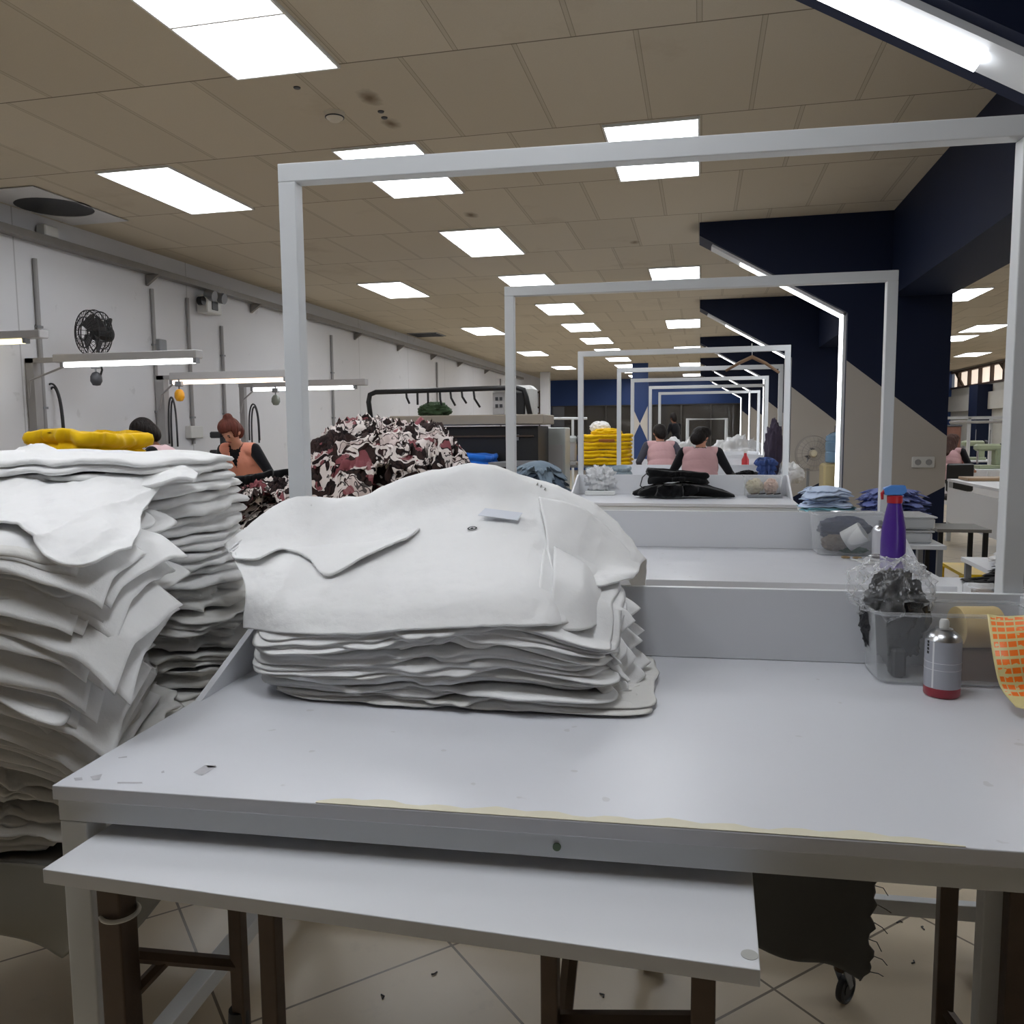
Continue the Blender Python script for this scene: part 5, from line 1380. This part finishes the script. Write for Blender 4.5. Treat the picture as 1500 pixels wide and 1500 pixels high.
for k in range(24):
    a = r_.uniform(0, 2*PI); q = r_.uniform(0, .85)**.7
    c_ = (hcx+.02+hw*.85*q*math.cos(a), 5.30+.42*q*math.sin(a)-.05)
    o = crumpled('patterned_garment', M_flor, c_, r_.uniform(.3, .5), r_.uniform(.25, .4), 700+k, Hm, .02+.012*(k % 5), r_.uniform(0, PI), amp=.055, drop=.12)
    tag(o, 'floral brown and white garment thrown over the tall patterned heap', 'garment', 'patterned garments over the tall heap')
h2x = at(385, 720, 5.0).x
heap_slabs(5, (h2x+.05, 5.2), (.40, .36), zt_, .25, M_flor, 640, 'patterned_garment', lambda k: 'floral garment packed inside the low patterned heap at its left', 'patterned garments in the low heap', p=2.2, pleat=.08, edge=.08, lips=4, dome=.7, shrink=.4, N=260, pf=11)
Hm2 = mound((h2x+.06, 5.15), (.5, .46), zt_, .27, .5, 8)
for k in range(14):
    a = r_.uniform(0, 2*PI); q = r_.uniform(0, .85)**.7
    o = crumpled('patterned_garment', M_flor, (h2x+.06+.4*q*math.cos(a), 5.1+.34*q*math.sin(a)), r_.uniform(.22, .36), r_.uniform(.2, .3), 760+k, Hm2, .01+.01*(k % 4), r_.uniform(0, PI), amp=.05, drop=.1)
    tag(o, 'small crumpled floral garment on the low patterned heap', 'garment', 'patterned garments over the low heap')
q = at(358, 694, 5.6)
o = slab('black_cloth', M_blk, (q.x, 5.62), (.40, .22), .0, lambda x, y: zt_+.003+0*x, lambda x, y: q.z-.0+.05*np.clip((x-q.x)/.4, -1, 1)+.012*fbm(x*6, y*6, 2, 9, 2), lips=5, seed=777, p=3, edge=.05, pleat=.03); tag(o, 'black cloth pile between the bending person and the patterned heap', 'cloth')

# ------------------------------------------------------------------ fabric cutting machine
YM = 10.1
def X_(px, py=620): return at(px, py, YM).x
def Z_(py, px=700): return at(px, py, YM).z
t = thing('fabric_spreader', 'long dark fabric spreading machine with a black hook gantry', 'machine', (0, 0, 0))
x0, x1 = X_(590), X_(796)
MB().box(((x0+x1)/2, YM, (Z_(625))/2+.1), (x1-x0, .7, Z_(625)-.2)).build('body', M_black, t, bevel=.01)
MB().rbox(((x0+X_(806))/2, YM-.1, (Z_(609)+Z_(623))/2), (X_(806)-x0, .75, Z_(609)-Z_(623)), .01).build('beam', mat('taupe metal', rgb(150, 140, 126), .5), t)
MB().box(((x0+x1)/2, YM-.37, Z_(639)), (x1-x0-.1, .03, .02)).build('rail', M_iron, t)
MB().box(((x0+x1)/2, YM-.70, Z_(690)-.02), (x1-x0, .7, .05)).build('bed', M_grey, t)
for sx in (x0+.1, x1-.1): MB().box((sx, YM-1.0, (Z_(690)-.05)/2), (.08, .08, Z_(690)-.05)).build('leg', M_black, t)
gx0, gx1 = X_(553, 580), X_(778, 575); gz = Z_(574, 660)
MB().tube([(gx0+.03, YM-.3, Z_(618)), (gx0, YM-.3, gz-.12), (gx0+.02, YM-.3, gz-.03), (gx0+.1, YM-.3, gz), (gx1-.12, YM-.3, gz+.02), (gx1-.03, YM-.3, gz-.01), (gx1, YM-.3, gz-.1), (gx1+.07, YM-.3, Z_(622))], .032, 10).build('gantry', M_black, t, smooth=True)
for px, ln, bend in ((607, 18, .04), (623, 20, 0), (638, 25, .0), (655, 26, .03), (670, 22, .06), (686, 19, .06), (703, 25, .08)):
    X0 = X_(px, 580); l_ = ln*YM/1206
    MB().tube([(X0, YM-.3, gz), (X0+bend*.15, YM-.3, gz-l_*.5), (X0+bend, YM-.3, gz-l_)], .014, 7).build('hook', M_black, t, smooth=True)
MB().rbox(((X_(728)+X_(786))/2, YM-.05, (Z_(567)+Z_(614))/2), (X_(786)-X_(728), .35, Z_(567)-Z_(614)), .05).build('control_box', M_plug, t)
MB().rbox(((X_(754)+X_(774))/2, YM-.24, (Z_(577)+Z_(609))/2), (X_(774)-X_(752), .03, Z_(577)-Z_(609)), .01).build('side_cover', M_black, t)
MB().box((X_(737), YM-.235, (Z_(577)+Z_(608))/2), (.14, .02, Z_(577)-Z_(608))).build('control_panel', M_lampw, t)
for k in range(4): MB().box((X_(735+k % 2*6), YM-.25, Z_(586+(k//2)*10)), (.035, .012, .04)).build('button', M_dgrey, t)
MB().box((X_(768), YM-.66, Z_(676)), (X_(781)-X_(746), .7, .05), rz=-.2).build('conveyor', M_grey, t)
MB().box((X_(760, 645), YM-.36, Z_(641)), (.16, .03, .07)).build('sensor_box', M_grey, t)
o = slab('blue_fabric', cloth_mat('bright blue fabric', rgb(36, 108, 206), .08), ((X_(640)+X_(744))/2, YM-.70), ((X_(744)-X_(640))/2, .3), 0, lambda x, y: Z_(690)+.008+0*x, lambda x, y: Z_(657)-.04+.02*fbm(x*5, y*5, 0, 2, 2), lips=3, seed=801, p=6, edge=.02, pleat=.02); tag(o, 'bright blue folded fabric on the bed of the spreading machine', 'fabric')
q = at(628, 617, YM-.5); o = blob('green_cloth', cloth_mat('dark green cloth', rgb(58, 76, 52), .2), (q.x, YM-.25, Z_(609)+.06), (.19, .14, .10), 803, .35, 2.6, flat=Z_(609)+.004); tag(o, 'dark green crumpled cloth on the beam of the spreading machine', 'cloth')
# cabinet, small machine, jeans and yellow stack beside it
q = at(815, 690, 10.2)
t = thing('grey_cabinet', 'grey cabinet between the spreading machine and the yellow stack', 'cabinet', (q.x-.1, 10.8, 0)); zc = at(815, 626, 10.2).z
MB().rbox((0, 0, zc/2), (.3, .4, zc), .01).build('body', mat('light grey enamel', rgb(168, 172, 170), .4), t); MB().box((0, -.205, zc*.6), (.24, .012, zc*.5)).build('door', M_lampw, t); MB().rbox((.08, -.22, zc*.6), (.02, .02, .1), .004).build('handle', M_dgrey, t)
t = side_table('low grey table under the yellow stack beside table four', -1.53, 11.75, 1.14, .6, at(862, 682, 11.6).z, M_work); zy = at(862, 682, 11.6).z
t = thing('sewing_machine', 'grey sewing machine left of the far yellow stack', 'sewing machine', (at(828, 660, 11.6).x, 11.6, zy+.001))
MB().rbox((0, 0, .03), (.34, .2, .06), .01).build('bed', M_lampw, t); MB().rbox((.1, 0, .2), (.12, .12, .3), .02).build('pillar', M_lampw, t); MB().rbox((0, 0, .36), (.34, .13, .12), .03).build('arm', mat('light grey enamel', (.4, .4, .4)), t); MB().cyl((-.13, 0, .08), (-.13, 0, .32), .02, n=10).build('needle_bar', M_silver, t); MB().cyl((.17, 0, .36), (.20, 0, .36), .06, n=20).build('hand_wheel', M_dgrey, t)
yx = (at(853, 650, 11.7).x+at(926, 650, 11.7).x)/2; yw = (at(926, 650, 11.7).x-at(853, 650, 11.7).x)/2; yh = at(890, 636, 11.7).z-zy
for k in range(4):
    z0, z1 = zy+.004+yh*k/4, zy+.004+yh*(k+1)/4
    o = slab('yellow_garment', M_ycloth, (yx+rr.uniform(-.01, .01), 11.72), (yw, .24), 0, lambda x, y, z0=z0: z0+.01*fbm(x*6, y*6, z0, 4, 2)*(z0 > zy+.05), lambda x, y, z1=z1: z1+.01*fbm(x*6, y*6, z1, 4, 2), lips=2, seed=820+k, p=6, edge=.015, pleat=.012, rec=.016)
    tag(o, 'folded yellow hooded garment in the far stack, %s from the bottom' % ORD[k+1], 'garment', 'far stack of yellow garments')
q = at(892, 650, 11.46); o.name = 'yellow_garment_hooded'
MB().rbox((yx+.02, 11.72-.252, zy+yh*.80), (.22, .012, .04), .004).build('brown_print', mat('brown print', rgb(150, 84, 20), .6), o)
hd = blob('hood', M_ycloth, (yx+.0, 11.70, zy+yh+.02), (.2, .14, .06), 830, .3, 2.4, o)
o = blob('white_cloth', M_wcloth, (yx-.12, 11.85, zy+yh+.10), (.13, .08, .08), 832, .3, 2.4); tag(o, 'white cloth scrap on top of the far yellow stack', 'cloth')
jt = side_table('rolling table left of the third table carrying denim garments', -1.68, 8.45, .78, .7, .80, M_work)
Mjn = [cloth_mat('grey blue denim', rgb(112, 128, 142), .18), cloth_mat('pale denim', rgb(150, 166, 176), .14), cloth_mat('dark denim', rgb(64, 78, 94), .2)]
heap_slabs(5, (-1.66, 8.40), (.33, .28), .80, .36, None, 840, 'denim_garment', lambda k: 'grey blue denim garment in the heap left of the third table, %s from the bottom' % ORD[k+1], 'denim garments', p=3, pleat=.06, edge=.06, lips=3, dome=.5, shrink=.3, ms=Mjn)
o = slab('denim_garment', Mjn[1], (at(888, 688, 8.9).x, 9.1), (.24, .22), 0, lambda x, y: .004+.80+0*x, lambda x, y: at(870, 684, 9.0).z+.02*fbm(x*5, y*5, 0, 3, 2), lips=5, seed=850, p=5, edge=.03, pleat=.02); tag(o, 'pale denim stack behind the left post of the third frame', 'garment stack')
side_table('small table under the pale denim stack', at(888, 688, 8.9).x, 9.1, .55, .5, .80, M_work)
# far left shelf and white post
q = at(787, 600, 27)
t = thing('storage_shelf', 'brown storage shelf with boxes by the far end of left wall', 'shelf', (q.x-.15, 27, 0))
for k in range(6): MB().box((0, 0, .25+k*.5), (.55, .5, .04)).build('board', M_iron, t)
for sx in (-1, 1): MB().box((sx*.27, -.2, 1.4), (.05, .05, 2.8)).build('upright', M_iron, t)
for k in range(5):
    o = MB().rbox((q.x-.15, 26.95, .27+k*.5+.165), (.4, .34, .3), .01).build('carton', (M_card, M_plug, M_beige)[k % 3]); tag(o, 'carton on the far storage shelf, %s board from the floor' % ORD[k+1], 'carton', 'cartons on the far shelf')
o = MB().box((at(799, 600, 26.5).x, 26.5, CZ/2), (.3, .2, CZ)).build('pillar_20', M_wallw); struct(o, 'pale post at the far end of the left wall', 'pillar')
o = MB().tube([(at(790, 613, 14).x, 14, at(790, 613, 14).z), (at(860, 613, 14).x, 14, at(860, 613, 14).z)], .022, 8).tube([(at(839, 613, 14).x, 14, 0), (at(839, 613, 14).x, 14, at(839, 613, 14).z)], .022, 8).build('rail_stand', M_paint); tag(o, 'thin white T-shaped rail stand left of the yellow stack', 'stand')
# ================================================================== people
M_skin = mat('skin', rgb(196, 142, 118), .5, var=.05, vscale=12, spec=.3)
M_skin2 = mat('brown skin', rgb(128, 84, 64), .5, var=.05, vscale=12, spec=.3)
M_pink = cloth_mat('pink vest cloth', rgb(200, 160, 162), .05)
M_salmon = cloth_mat('salmon vest cloth', rgb(226, 152, 128), .05)
M_palepink = cloth_mat('pale pink vest cloth', rgb(218, 188, 192), .05)
M_sleeve = cloth_mat('black knit', rgb(22, 22, 27), .2)
M_trouser = cloth_mat('dark trousers', rgb(38, 40, 50), .2)
M_shoe = mat('dark shoes', rgb(30, 28, 28), .5)
M_eye = mat('dark eye', rgb(24, 18, 16), .2)
M_lip = mat('lips', rgb(160, 88, 82), .5)
def hair_mat(name, col):
    s = NT(name); w_ = s.node('ShaderNodeTexNoise', Scale=40., Detail=3.); mp = s.n.new('ShaderNodeMapping'); mp.inputs['Scale'].default_value = (1, 1, .12)
    s.link(s.coord(), mp.inputs[0]); s.link(mp.outputs[0], w_.inputs['Vector'])
    s.link(s.mix(w_.outputs[0], tuple(c*.5 for c in col), tuple(c*1.5 for c in col)), s.b.inputs['Base Color']); s.b.inputs['Roughness'].default_value = .6; s.b.inputs['Specular IOR Level'].default_value = .25
    s.bump(w_.outputs[0], .8, .02); return s.m
M_hblack = hair_mat('black hair', rgb(22, 15, 13)); M_hbrown = hair_mat('brown hair', rgb(62, 38, 30)); M_hred = hair_mat('reddish hair', rgb(92, 46, 36))

class Body:
    """closed overlapping shapes, fused into one continuous skin by a voxel remesh"""
    def __init__(s): s.b = MB(); s.p = []
    def cap(s, p0, r0, p1, r1, m=0):
        p0, p1 = Vector(p0), Vector(p1); d = (p1-p0).normalized()
        pts, rs = [], []
        for k in range(5): a = PI/2*(1-k/4); pts.append(p0-d*(r0*math.sin(a))); rs.append(max(r0*math.cos(a), r0*.06))
        for k in range(5): a = PI/2*k/4; pts.append(p1+d*(r1*math.sin(a))); rs.append(max(r1*math.cos(a), r1*.06))
        s.b.tube(pts, rs, 16); s.p.append((np.array(p0), np.array(p1), r0, r1, m))
    def ell(s, c, r, m=0, M=None):
        n = 20; V, Fc = [], []
        R3 = M.to_3x3() if M is not None else Matrix.Identity(3)
        for i in range(1, 12):
            f = PI*i/12-PI/2
            for j in range(n):
                a = 2*PI*j/n; V.append(Vector(c)+R3 @ Vector((r[0]*math.cos(a)*math.cos(f), r[1]*math.sin(a)*math.cos(f), r[2]*math.sin(f))))
        V += [Vector(c)-R3 @ Vector((0, 0, r[2])), Vector(c)+R3 @ Vector((0, 0, r[2]))]
        for i in range(10):
            for j in range(n): j2 = (j+1) % n; Fc.append((i*n+j, i*n+j2, (i+1)*n+j2, (i+1)*n+j))
        for j in range(n): Fc.append((len(V)-2, (j+1) % n, j)); Fc.append((len(V)-1, 10*n+j, 10*n+(j+1) % n))
        s.b.add(V, Fc); rm = min(r); ax = R3 @ Vector([q if q == max(r) else 0 for q in r]); ax = ax*(1-rm/max(r))
        s.p.append((np.array(Vector(c)-ax), np.array(Vector(c)+ax), rm, rm, m))
    def build(s, name, mats, parent, voxel=.011, smooth=3, cut=None, solid=0):
        o = s.b.build(name, mats, parent)
        md = o.modifiers.new('r', 'REMESH'); md.mode = 'VOXEL'; md.voxel_size = voxel
        if smooth:
            sm = o.modifiers.new('s', 'SMOOTH'); sm.iterations = smooth; sm.factor = .5
        dg = bpy.context.evaluated_depsgraph_get(); dg.update()
        me = bpy.data.meshes.new_from_object(o.evaluated_get(dg)); o.modifiers.clear()
        old = o.data; o.data = me; bpy.data.meshes.remove(old)
        me.materials.clear()
        for q in mats: me.materials.append(q)
        n = len(me.polygons); cc = np.zeros(n*3); me.polygons.foreach_get('center', cc); cc = cc.reshape(-1, 3)
        best = np.full(n, 9.); mi = np.zeros(n, int)
        for p0, p1, r0, r1, m in s.p:
            d = p1-p0; L = (d@d)+1e-9; t = np.clip(((cc-p0)@d)/L, 0, 1)
            q = np.linalg.norm(cc-p0-t[:, None]*d, axis=1)-(r0+(r1-r0)*t)
            k = q < best; best[k] = q[k]; mi[k] = m
        if cut is not None:
            bm = bmesh.new(); bm.from_mesh(me); bm.faces.ensure_lookup_table()
            kill = cut(cc); bmesh.ops.delete(bm, geom=[bm.faces[i] for i in np.nonzero(kill)[0]], context='FACES'); bm.to_mesh(me); bm.free()
            mi = mi[~kill]
        me.polygons.foreach_set('material_index', mi.astype(np.int32)); me.polygons.foreach_set('use_smooth', [True]*len(me.polygons)); me.update()
        if solid: d = o.modifiers.new('t', 'SOLIDIFY'); d.thickness = solid; d.offset = 1
        return o

def person(label, head, facing, lean=.45, tilt=.5, turn=0., scale=1., hands=None, vest=M_pink, hair=M_hblack, skin=M_skin, style='short', shirt=M_sleeve, vneck=False, seated=False, no_vest=False):
    """head: world point of the head centre; facing: heading angle of the body (0 = away from the camera, +Y)"""
    sl, cl = math.sin(lean), math.cos(lean)
    hipz = .90 if not seated else .62
    hip = Vector((0, 0, hipz))
    ax = Vector((0, sl, cl)); fw = Vector((0, cl, -sl))
    chest = hip+ax*.33; neck = hip+ax*.50
    hd = neck+Vector((0, .055+.05*math.sin(tilt), .145-.035*math.sin(tilt)))
    HM = Matrix.Rotation(-turn, 4, 'Z') @ Matrix.Rotation(-tilt, 4, 'X')
    b = Body()
    # torso
    AM = Matrix.Rotation(-lean, 4, 'X')
    b.ell(hip+ax*.0, (.165, .115, .13), 2); b.ell(hip+ax*.15, (.152, .105, .15), 1, AM); b.ell(chest, (.168, .112, .17), 1, AM); b.ell(hip+ax*.43, (.150, .085, .07), 1, AM)
    b.cap(neck-ax*.04, .058, hd-Vector((0, .01, .05)), .050, 0)
    # head : skull, jaw, nose, ears
    b.ell(hd, (.074, .092, .10), 0, HM); b.ell(hd+HM.to_3x3() @ Vector((0, .028, -.062)), (.052, .058, .052), 0, HM)
    b.ell(hd+HM.to_3x3() @ Vector((0, .098, -.016)), (.013, .02, .024), 0, HM); b.ell(hd+HM.to_3x3() @ Vector((0, .078, .022)), (.05, .018, .012), 0, HM)
    for k in (-1, 1): b.ell(hd+HM.to_3x3() @ Vector((k*.078, -.005, -.012)), (.012, .024, .034), 0, HM)
    sh = []
    hands = hands or (Vector((-.26, .42, .98)), Vector((.26, .42, .98)))
    for k, hnd in zip((-1, 1), hands):
        s_ = hip+ax*.455+Vector((k*.175, 0, -.01)); sh.append(s_)
        hnd = Vector(hnd); mid = (s_+hnd)/2; d = hnd-s_; L = d.length
        if L > .53: hnd = s_+d*(.53/L); d = hnd-s_; L = .53; mid = (s_+hnd)/2
        bend = math.sqrt(max(0, .275**2-(L/2)**2)); out = Vector((k*.45, -.25, -.85)); out = (out-d.normalized()*out.dot(d.normalized())).normalized()
        el = mid+out*bend
        b.cap(s_, .062, el, .044, 1); b.cap(el, .043, hnd, .029, 1)
        w_ = (hnd-el).normalized(); b.cap(hnd-w_*.05, .0285, hnd+w_*.01, .026, 0)
        side = w_.cross(Vector((0, 0, 1)));
        side = side.normalized() if side.length > .1 else Vector((1, 0, 0)); nrm = side.cross(w_)
        pm = hnd+w_*.05
        Mh = Matrix([[side.x, nrm.x, w_.x, 0], [side.y, nrm.y, w_.y, 0], [side.z, nrm.z, w_.z, 0], [0, 0, 0, 1]])
        b.ell(pm, (.038, .017, .048), 0, Mh)
        for q, (ox, ln) in enumerate(((-.029, .062), (-.010, .074), (.010, .07), (.028, .055))):
            f0 = pm+side*ox+w_*.036; f1 = f0+w_*ln*.55-nrm*.006+side*ox*.15; f2 = f1+w_*ln*.42-nrm*.022
            b.cap(f0, .0092, f1, .0088, 0); b.cap(f1, .0088, f2, .0078, 0)
        t0 = pm+side*(-k*.03)-w_*.022; t1 = t0+side*(-k*.028)+w_*.03-nrm*.01; b.cap(t0, .012, t1, .010, 0); b.cap(t1, .010, t1+w_*.03-nrm*.01, .0085, 0)
    for k in (-1, 1):
        h_ = hip+Vector((k*.092, -.01, -.05))
        kn = Vector((k*.10, .05 if not seated else .42, .48 if not seated else hipz-.02)); an = Vector((k*.105, -.02 if not seated else .40, .085))
        b.cap(h_, .09, kn, .058, 2); b.cap(kn, .056, an, .038, 2); b.cap(an+Vector((0, -.03, -.035)), .042, an+Vector((0, .13, -.05)), .034, 3)
    c, s2 = math.cos(facing), math.sin(facing); k_ = scale
    hx, hy = hd.x*c-hd.y*s2, hd.x*s2+hd.y*c
    t = thing('person', label, 'person', (head[0]-hx*k_, head[1]-hy*k_, 0), facing); 
    zs = head[2]/hd.z; t.scale = (k_, k_, zs)
    body = b.build('body', [skin, shirt, M_trouser, M_shoe], t, .0105)
    if not no_vest:
        v = Body(); v.ell(hip+ax*-.02, (.196, .148, .16), 0, AM); v.ell(hip+ax*.12, (.192, .142, .18), 0, AM); v.ell(hip+ax*.25, (.190, .136, .18), 0, AM); v.ell(chest, (.186, .130, .165), 0, AM); v.ell(hip+ax*.43, (.150, .098, .068), 0, AM)
        for s_ in sh: v.cap(hip+ax*.445, .062, s_+Vector((-.02 if s_.x > 0 else .02, 0, .0)), .062)
        nk = np.array(neck); a3 = np.array(ax); f3 = np.array(fw)
        def cut(p):
            d = p-nk; u = d@a3; f = d@f3; x = np.abs(p[:, 0])
            kill = (x < .062) & (u > -.035)
            if vneck: kill |= (f > 0) & (x < .075+.42*np.minimum(u, 0)) & (u > -.26)
            h0 = (p-np.array(hip))@a3; return kill | (h0 < -.10)
        v.build('vest', [vest], t, .012, 3, cut, .006)
    # hair
    R3 = HM.to_3x3(); h = Body()
    h.ell(hd+R3 @ Vector((0, -.016, .022)), (.090, .102, .104), 0, HM); h.ell(hd+R3 @ Vector((0, -.055, -.03)), (.086, .066, .10), 0, HM); h.ell(hd+R3 @ Vector((.02, .0, .06)), (.075, .085, .07), 0, HM)
    if style == 'bun': h.ell(hd+R3 @ Vector((0, -.06, .115)), (.042, .042, .04), 0, HM); h.cap(hd+R3 @ Vector((0, -.04, .07)), .04, hd+R3 @ Vector((0, -.06, .11)), .03)
    if style == 'long':
        h.cap(hd+R3 @ Vector((0, -.06, 0)), .078, neck-ax*.10+Vector((0, -.10, 0)), .06)
        for k in (-1, 1): h.cap(hd+R3 @ Vector((k*.05, -.02, .0)), .05, neck-ax*.06+Vector((k*.075, -.05, 0)), .035)
    hm = np.array(R3.inverted()); hc = np.array(hd)
    def cuth(p):
        q = (p-hc)@hm.T; return (q[:, 1] > .052) & (q[:, 2] < .058)
    ho = h.build('hair', [hair], t, .011, 2, cuth, .004)
    f = MB()
    def fe(c_, r_, mi): 
        bb_ = Body(); bb_.ell(hd+R3 @ Vector(c_), r_, 0, HM); f.add(bb_.b.v, bb_.b.f, mi)
    for k in (-1, 1): fe((k*.031, .083, .006), (.011, .006, .006), 0); fe((k*.031, .084, .026), (.017, .006, .004), 0)
    fe((0, .083, -.058), (.022, .007, .007), 1)
    f.build('face_features', [M_eye, M_lip], t, smooth=True)
    return t

# two people at the left wall stations
person('person in a salmon vest and black sleeves bending over cloth, hair in a bun', at(338, 632, 7.05), PI-.1, lean=.55, tilt=.75, vest=M_salmon, hair=M_hred, style='bun', vneck=True,
       hands=(Vector((-.44, .42, 1.06)), Vector((.22, .50, 1.06))))
person('dark-haired person in a pale pink vest half hidden behind the yellow pile', at(210, 634, 6.3), PI/2+.35, lean=.6, tilt=.7, vest=M_palepink, hair=M_hblack, skin=M_skin2, style='short', hands=(Vector((-.2, .5, 1.0)), Vector((.22, .48, 1.0))))
# two people with their backs to us
person('person in a pink vest and dark sleeves seen from behind, head turned right', at(1027, 640, 9.55), -.05, lean=.32, tilt=.45, turn=.5, vest=M_pink, hair=M_hblack, style='short', scale=1.04, hands=(Vector((-.22, .36, 1.0)), Vector((.36, .34, 1.0))))
person('person in a pink vest with grey sleeve behind table four, leaning left', at(966, 634, 11.75), .22, lean=.36, tilt=.5, turn=-.2, vest=M_pink, hair=M_hblack, style='short', shirt=cloth_mat('grey knit', rgb(74, 74, 84), .2), scale=1.04, hands=(Vector((-.25, .36, 1.0)), Vector((.34, .26, 1.0))))
person('person with long brown hair in a pink vest working in the right hall', at(1394, 646, 13.6), -.6, lean=.25, tilt=.45, vest=M_pink, hair=M_hbrown, style='long', hands=(Vector((-.2, .40, 1.0)), Vector((.24, .40, 1.0))))
person('distant person in dark clothes in front of the far windows', at(986, 612, 25.5), .8, lean=.2, tilt=.3, vest=M_sleeve, hair=M_hblack, skin=M_skin2, no_vest=True)

# ------------------------------------------------------------------ right hall
def hall_table(label, x, y, w, d, z, rz=0, panel=True):
    t = thing('hall_table', label, 'work table', (x, y, 0), rz)
    MB().box((0, 0, z-.015), (w, d, .03)).build('tabletop', M_laminate, t)
    for sx in (-1, 1):
        for sy in (-1, 1): MB().box((sx*(w/2-.03), sy*(d/2-.03), (z-.03)/2), (.05, .05, z-.03)).build('leg', M_paint, t)
    if panel:
        MB().box((-w/2+.01, 0, z-.33), (.02, d-.1, .44)).build('side_panel', M_laminate, t); MB().box((0, -d/2+.01, z-.33), (w-.1, .02, .44)).build('front_panel', M_laminate, t)
    return t
a_, b_ = atz(1391, 702, .80), atz(1462, 716, .80)
hall_table('white panelled table in the right hall seen past the navy pillar', a_.x+.9, a_.y-1.6, 1.8, 3.4, .80)
hall_table('white sewing table in front of the long-haired person', at(1410, 690, 13.9).x+.8, 14.6, 2.2, .9, .80)
hall_table('white sewing table farther back in the right hall', at(1440, 680, 18).x, 18.5, 2.6, .9, .80)
M_white_e = mat('white enamel', rgb(206, 206, 200), .35); M_green_e = mat('pale green enamel', rgb(150, 158, 130), .4)
def sew(label, x, y, z, m, rz=0):
    t = thing('sewing_machine', label, 'sewing machine', (x, y, z), rz)
    MB().rbox((0, 0, .03), (.42, .2, .06), .01).build('bed', m, t); MB().rbox((.14, 0, .2), (.11, .13, .3), .02).build('pillar', m, t); MB().rbox((-.02, 0, .34), (.42, .14, .11), .03).build('arm', m, t)
    MB().cyl((-.18, 0, .08), (-.18, 0, .3), .015, n=10).build('needle_bar', M_silver, t); MB().cyl((.2, 0, .33), (.25, 0, .33), .07, n=20).build('hand_wheel', M_dgrey, t)
    MB().cyl((.05, .05, .39), (.05, .05, .62), .008, n=8).build('thread_stand', M_grey, t)
x14 = at(1410, 690, 13.9).x
sew('pale green sewing machine beside the long-haired person', x14+.55, 14.55, .80, M_green_e, .3); sew('white sewing machine at the right of the pale green one', x14+1.3, 14.6, .80, M_white_e, -.2)
x18 = at(1440, 680, 18).x
for i in range(3): sew('sewing machine on the farther table of the right hall, %s from the left' % ORD[i+1], x18-.9+i*.85, 18.45, .80, (M_white_e, M_green_e, M_dgrey)[i], .1)
o = blob('teal_cloth', cloth_mat('teal cloth', rgb(70, 112, 122), .2), (x14+.92, 14.33, .93), (.12, .14, .14), 901, .35, 2.5, flat=.804); tag(o, 'teal cloth heap between the machines of the right hall', 'cloth')
o = blob('rose_cloth', cloth_mat('rose cloth', rgb(176, 118, 110), .2), (x14+.1, 14.75, .90), (.2, .12, .11), 902, .35, 2.5, flat=.804); tag(o, 'rose cloth heap behind the long-haired person', 'cloth')
o = blob('blue_cloth', cloth_mat('sky cloth', rgb(96, 140, 190), .2), (a_.x+1.2, a_.y-.4, .86), (.3, .2, .07), 903, .3, 2.5, flat=.804); tag(o, 'sky blue cloth lying on the white panelled table of the right hall', 'cloth')
o = MB().rbox((a_.x+.35, a_.y-.2, .82), (.5, .4, .035), .004).build('wooden_board', mat('light wood', rgb(172, 144, 112), .5)); tag(o, 'light wooden board on the white panelled table of the right hall', 'board')
t = thing('office_chair', 'dark chair behind the long-haired person in the right hall', 'chair', (at(1394, 690, 13.0).x, 13.0, 0), .3)
MB().rbox((0, 0, .46), (.44, .44, .06), .02).build('seat', M_black, t); MB().rbox((0, -.2, .75), (.4, .05, .4), .02).build('backrest', M_black, t); MB().cyl((0, 0, .06), (0, 0, .44), .03, n=12).build('column', M_grey, t)
for k in range(5): MB().tube([(0, 0, .08), (.26*math.cos(k*1.257), .26*math.sin(k*1.257), .04)], .018, 6).build('leg', M_black, t)
for i, (px, Y) in enumerate(((1420, 17.2), (1452, 17.6))):
    q = at(px, 612, Y); t = thing('lamp_stand', 'white T-shaped lamp stand in the right hall, %s' % ('left one' if i == 0 else 'right one'), 'lamp stand', (q.x, Y, 0))
    MB().box((0, 0, q.z/2), (.05, .05, q.z)).build('post', M_paint, t); MB().box((.1, 0, q.z), (1.1, .05, .05)).build('arm', M_paint, t); MB().rbox((.1, -.04, q.z-.08), (.9, .08, .05), .01).build('shade', M_lampw, t)
t = thing('floor_bin', 'terracotta cloth bin standing far in the right hall', 'bin', (at(1393, 625, 19.5).x, 19.5, 0)); MB().lathe([(.15, 0), (.18, .02), (.2, 1.5), (.18, 1.52), (.16, 1.5)], n=24).build('drum', mat('terracotta', rgb(120, 80, 66), .6), t, smooth='auto')
MB().torus((0, 0, 1.5), .2, .02).build('rim', M_dgrey, t)
EXPO = 0.18
# ------------------------------------------------------------------ world and view
w = bpy.data.worlds.new('world'); SC.world = w; w.use_nodes = True
w.node_tree.nodes['Background'].inputs[0].default_value = (.6, .65, .75, 1)
w.node_tree.nodes['Background'].inputs[1].default_value = .15
SC.view_settings.view_transform = 'Standard'; SC.view_settings.look = 'None'
SC.view_settings.exposure = EXPO; SC.view_settings.gamma = 1; SC.view_settings.use_curve_mapping = False
SC.cycles.use_light_tree = True
SC.cycles.max_bounces = 6; SC.cycles.diffuse_bounces = 4; SC.cycles.glossy_bounces = 3; SC.cycles.transparent_max_bounces = 12; SC.cycles.transmission_bounces = 6
SC.cycles.sample_clamp_indirect = 6
SC.cycles.use_denoising = True
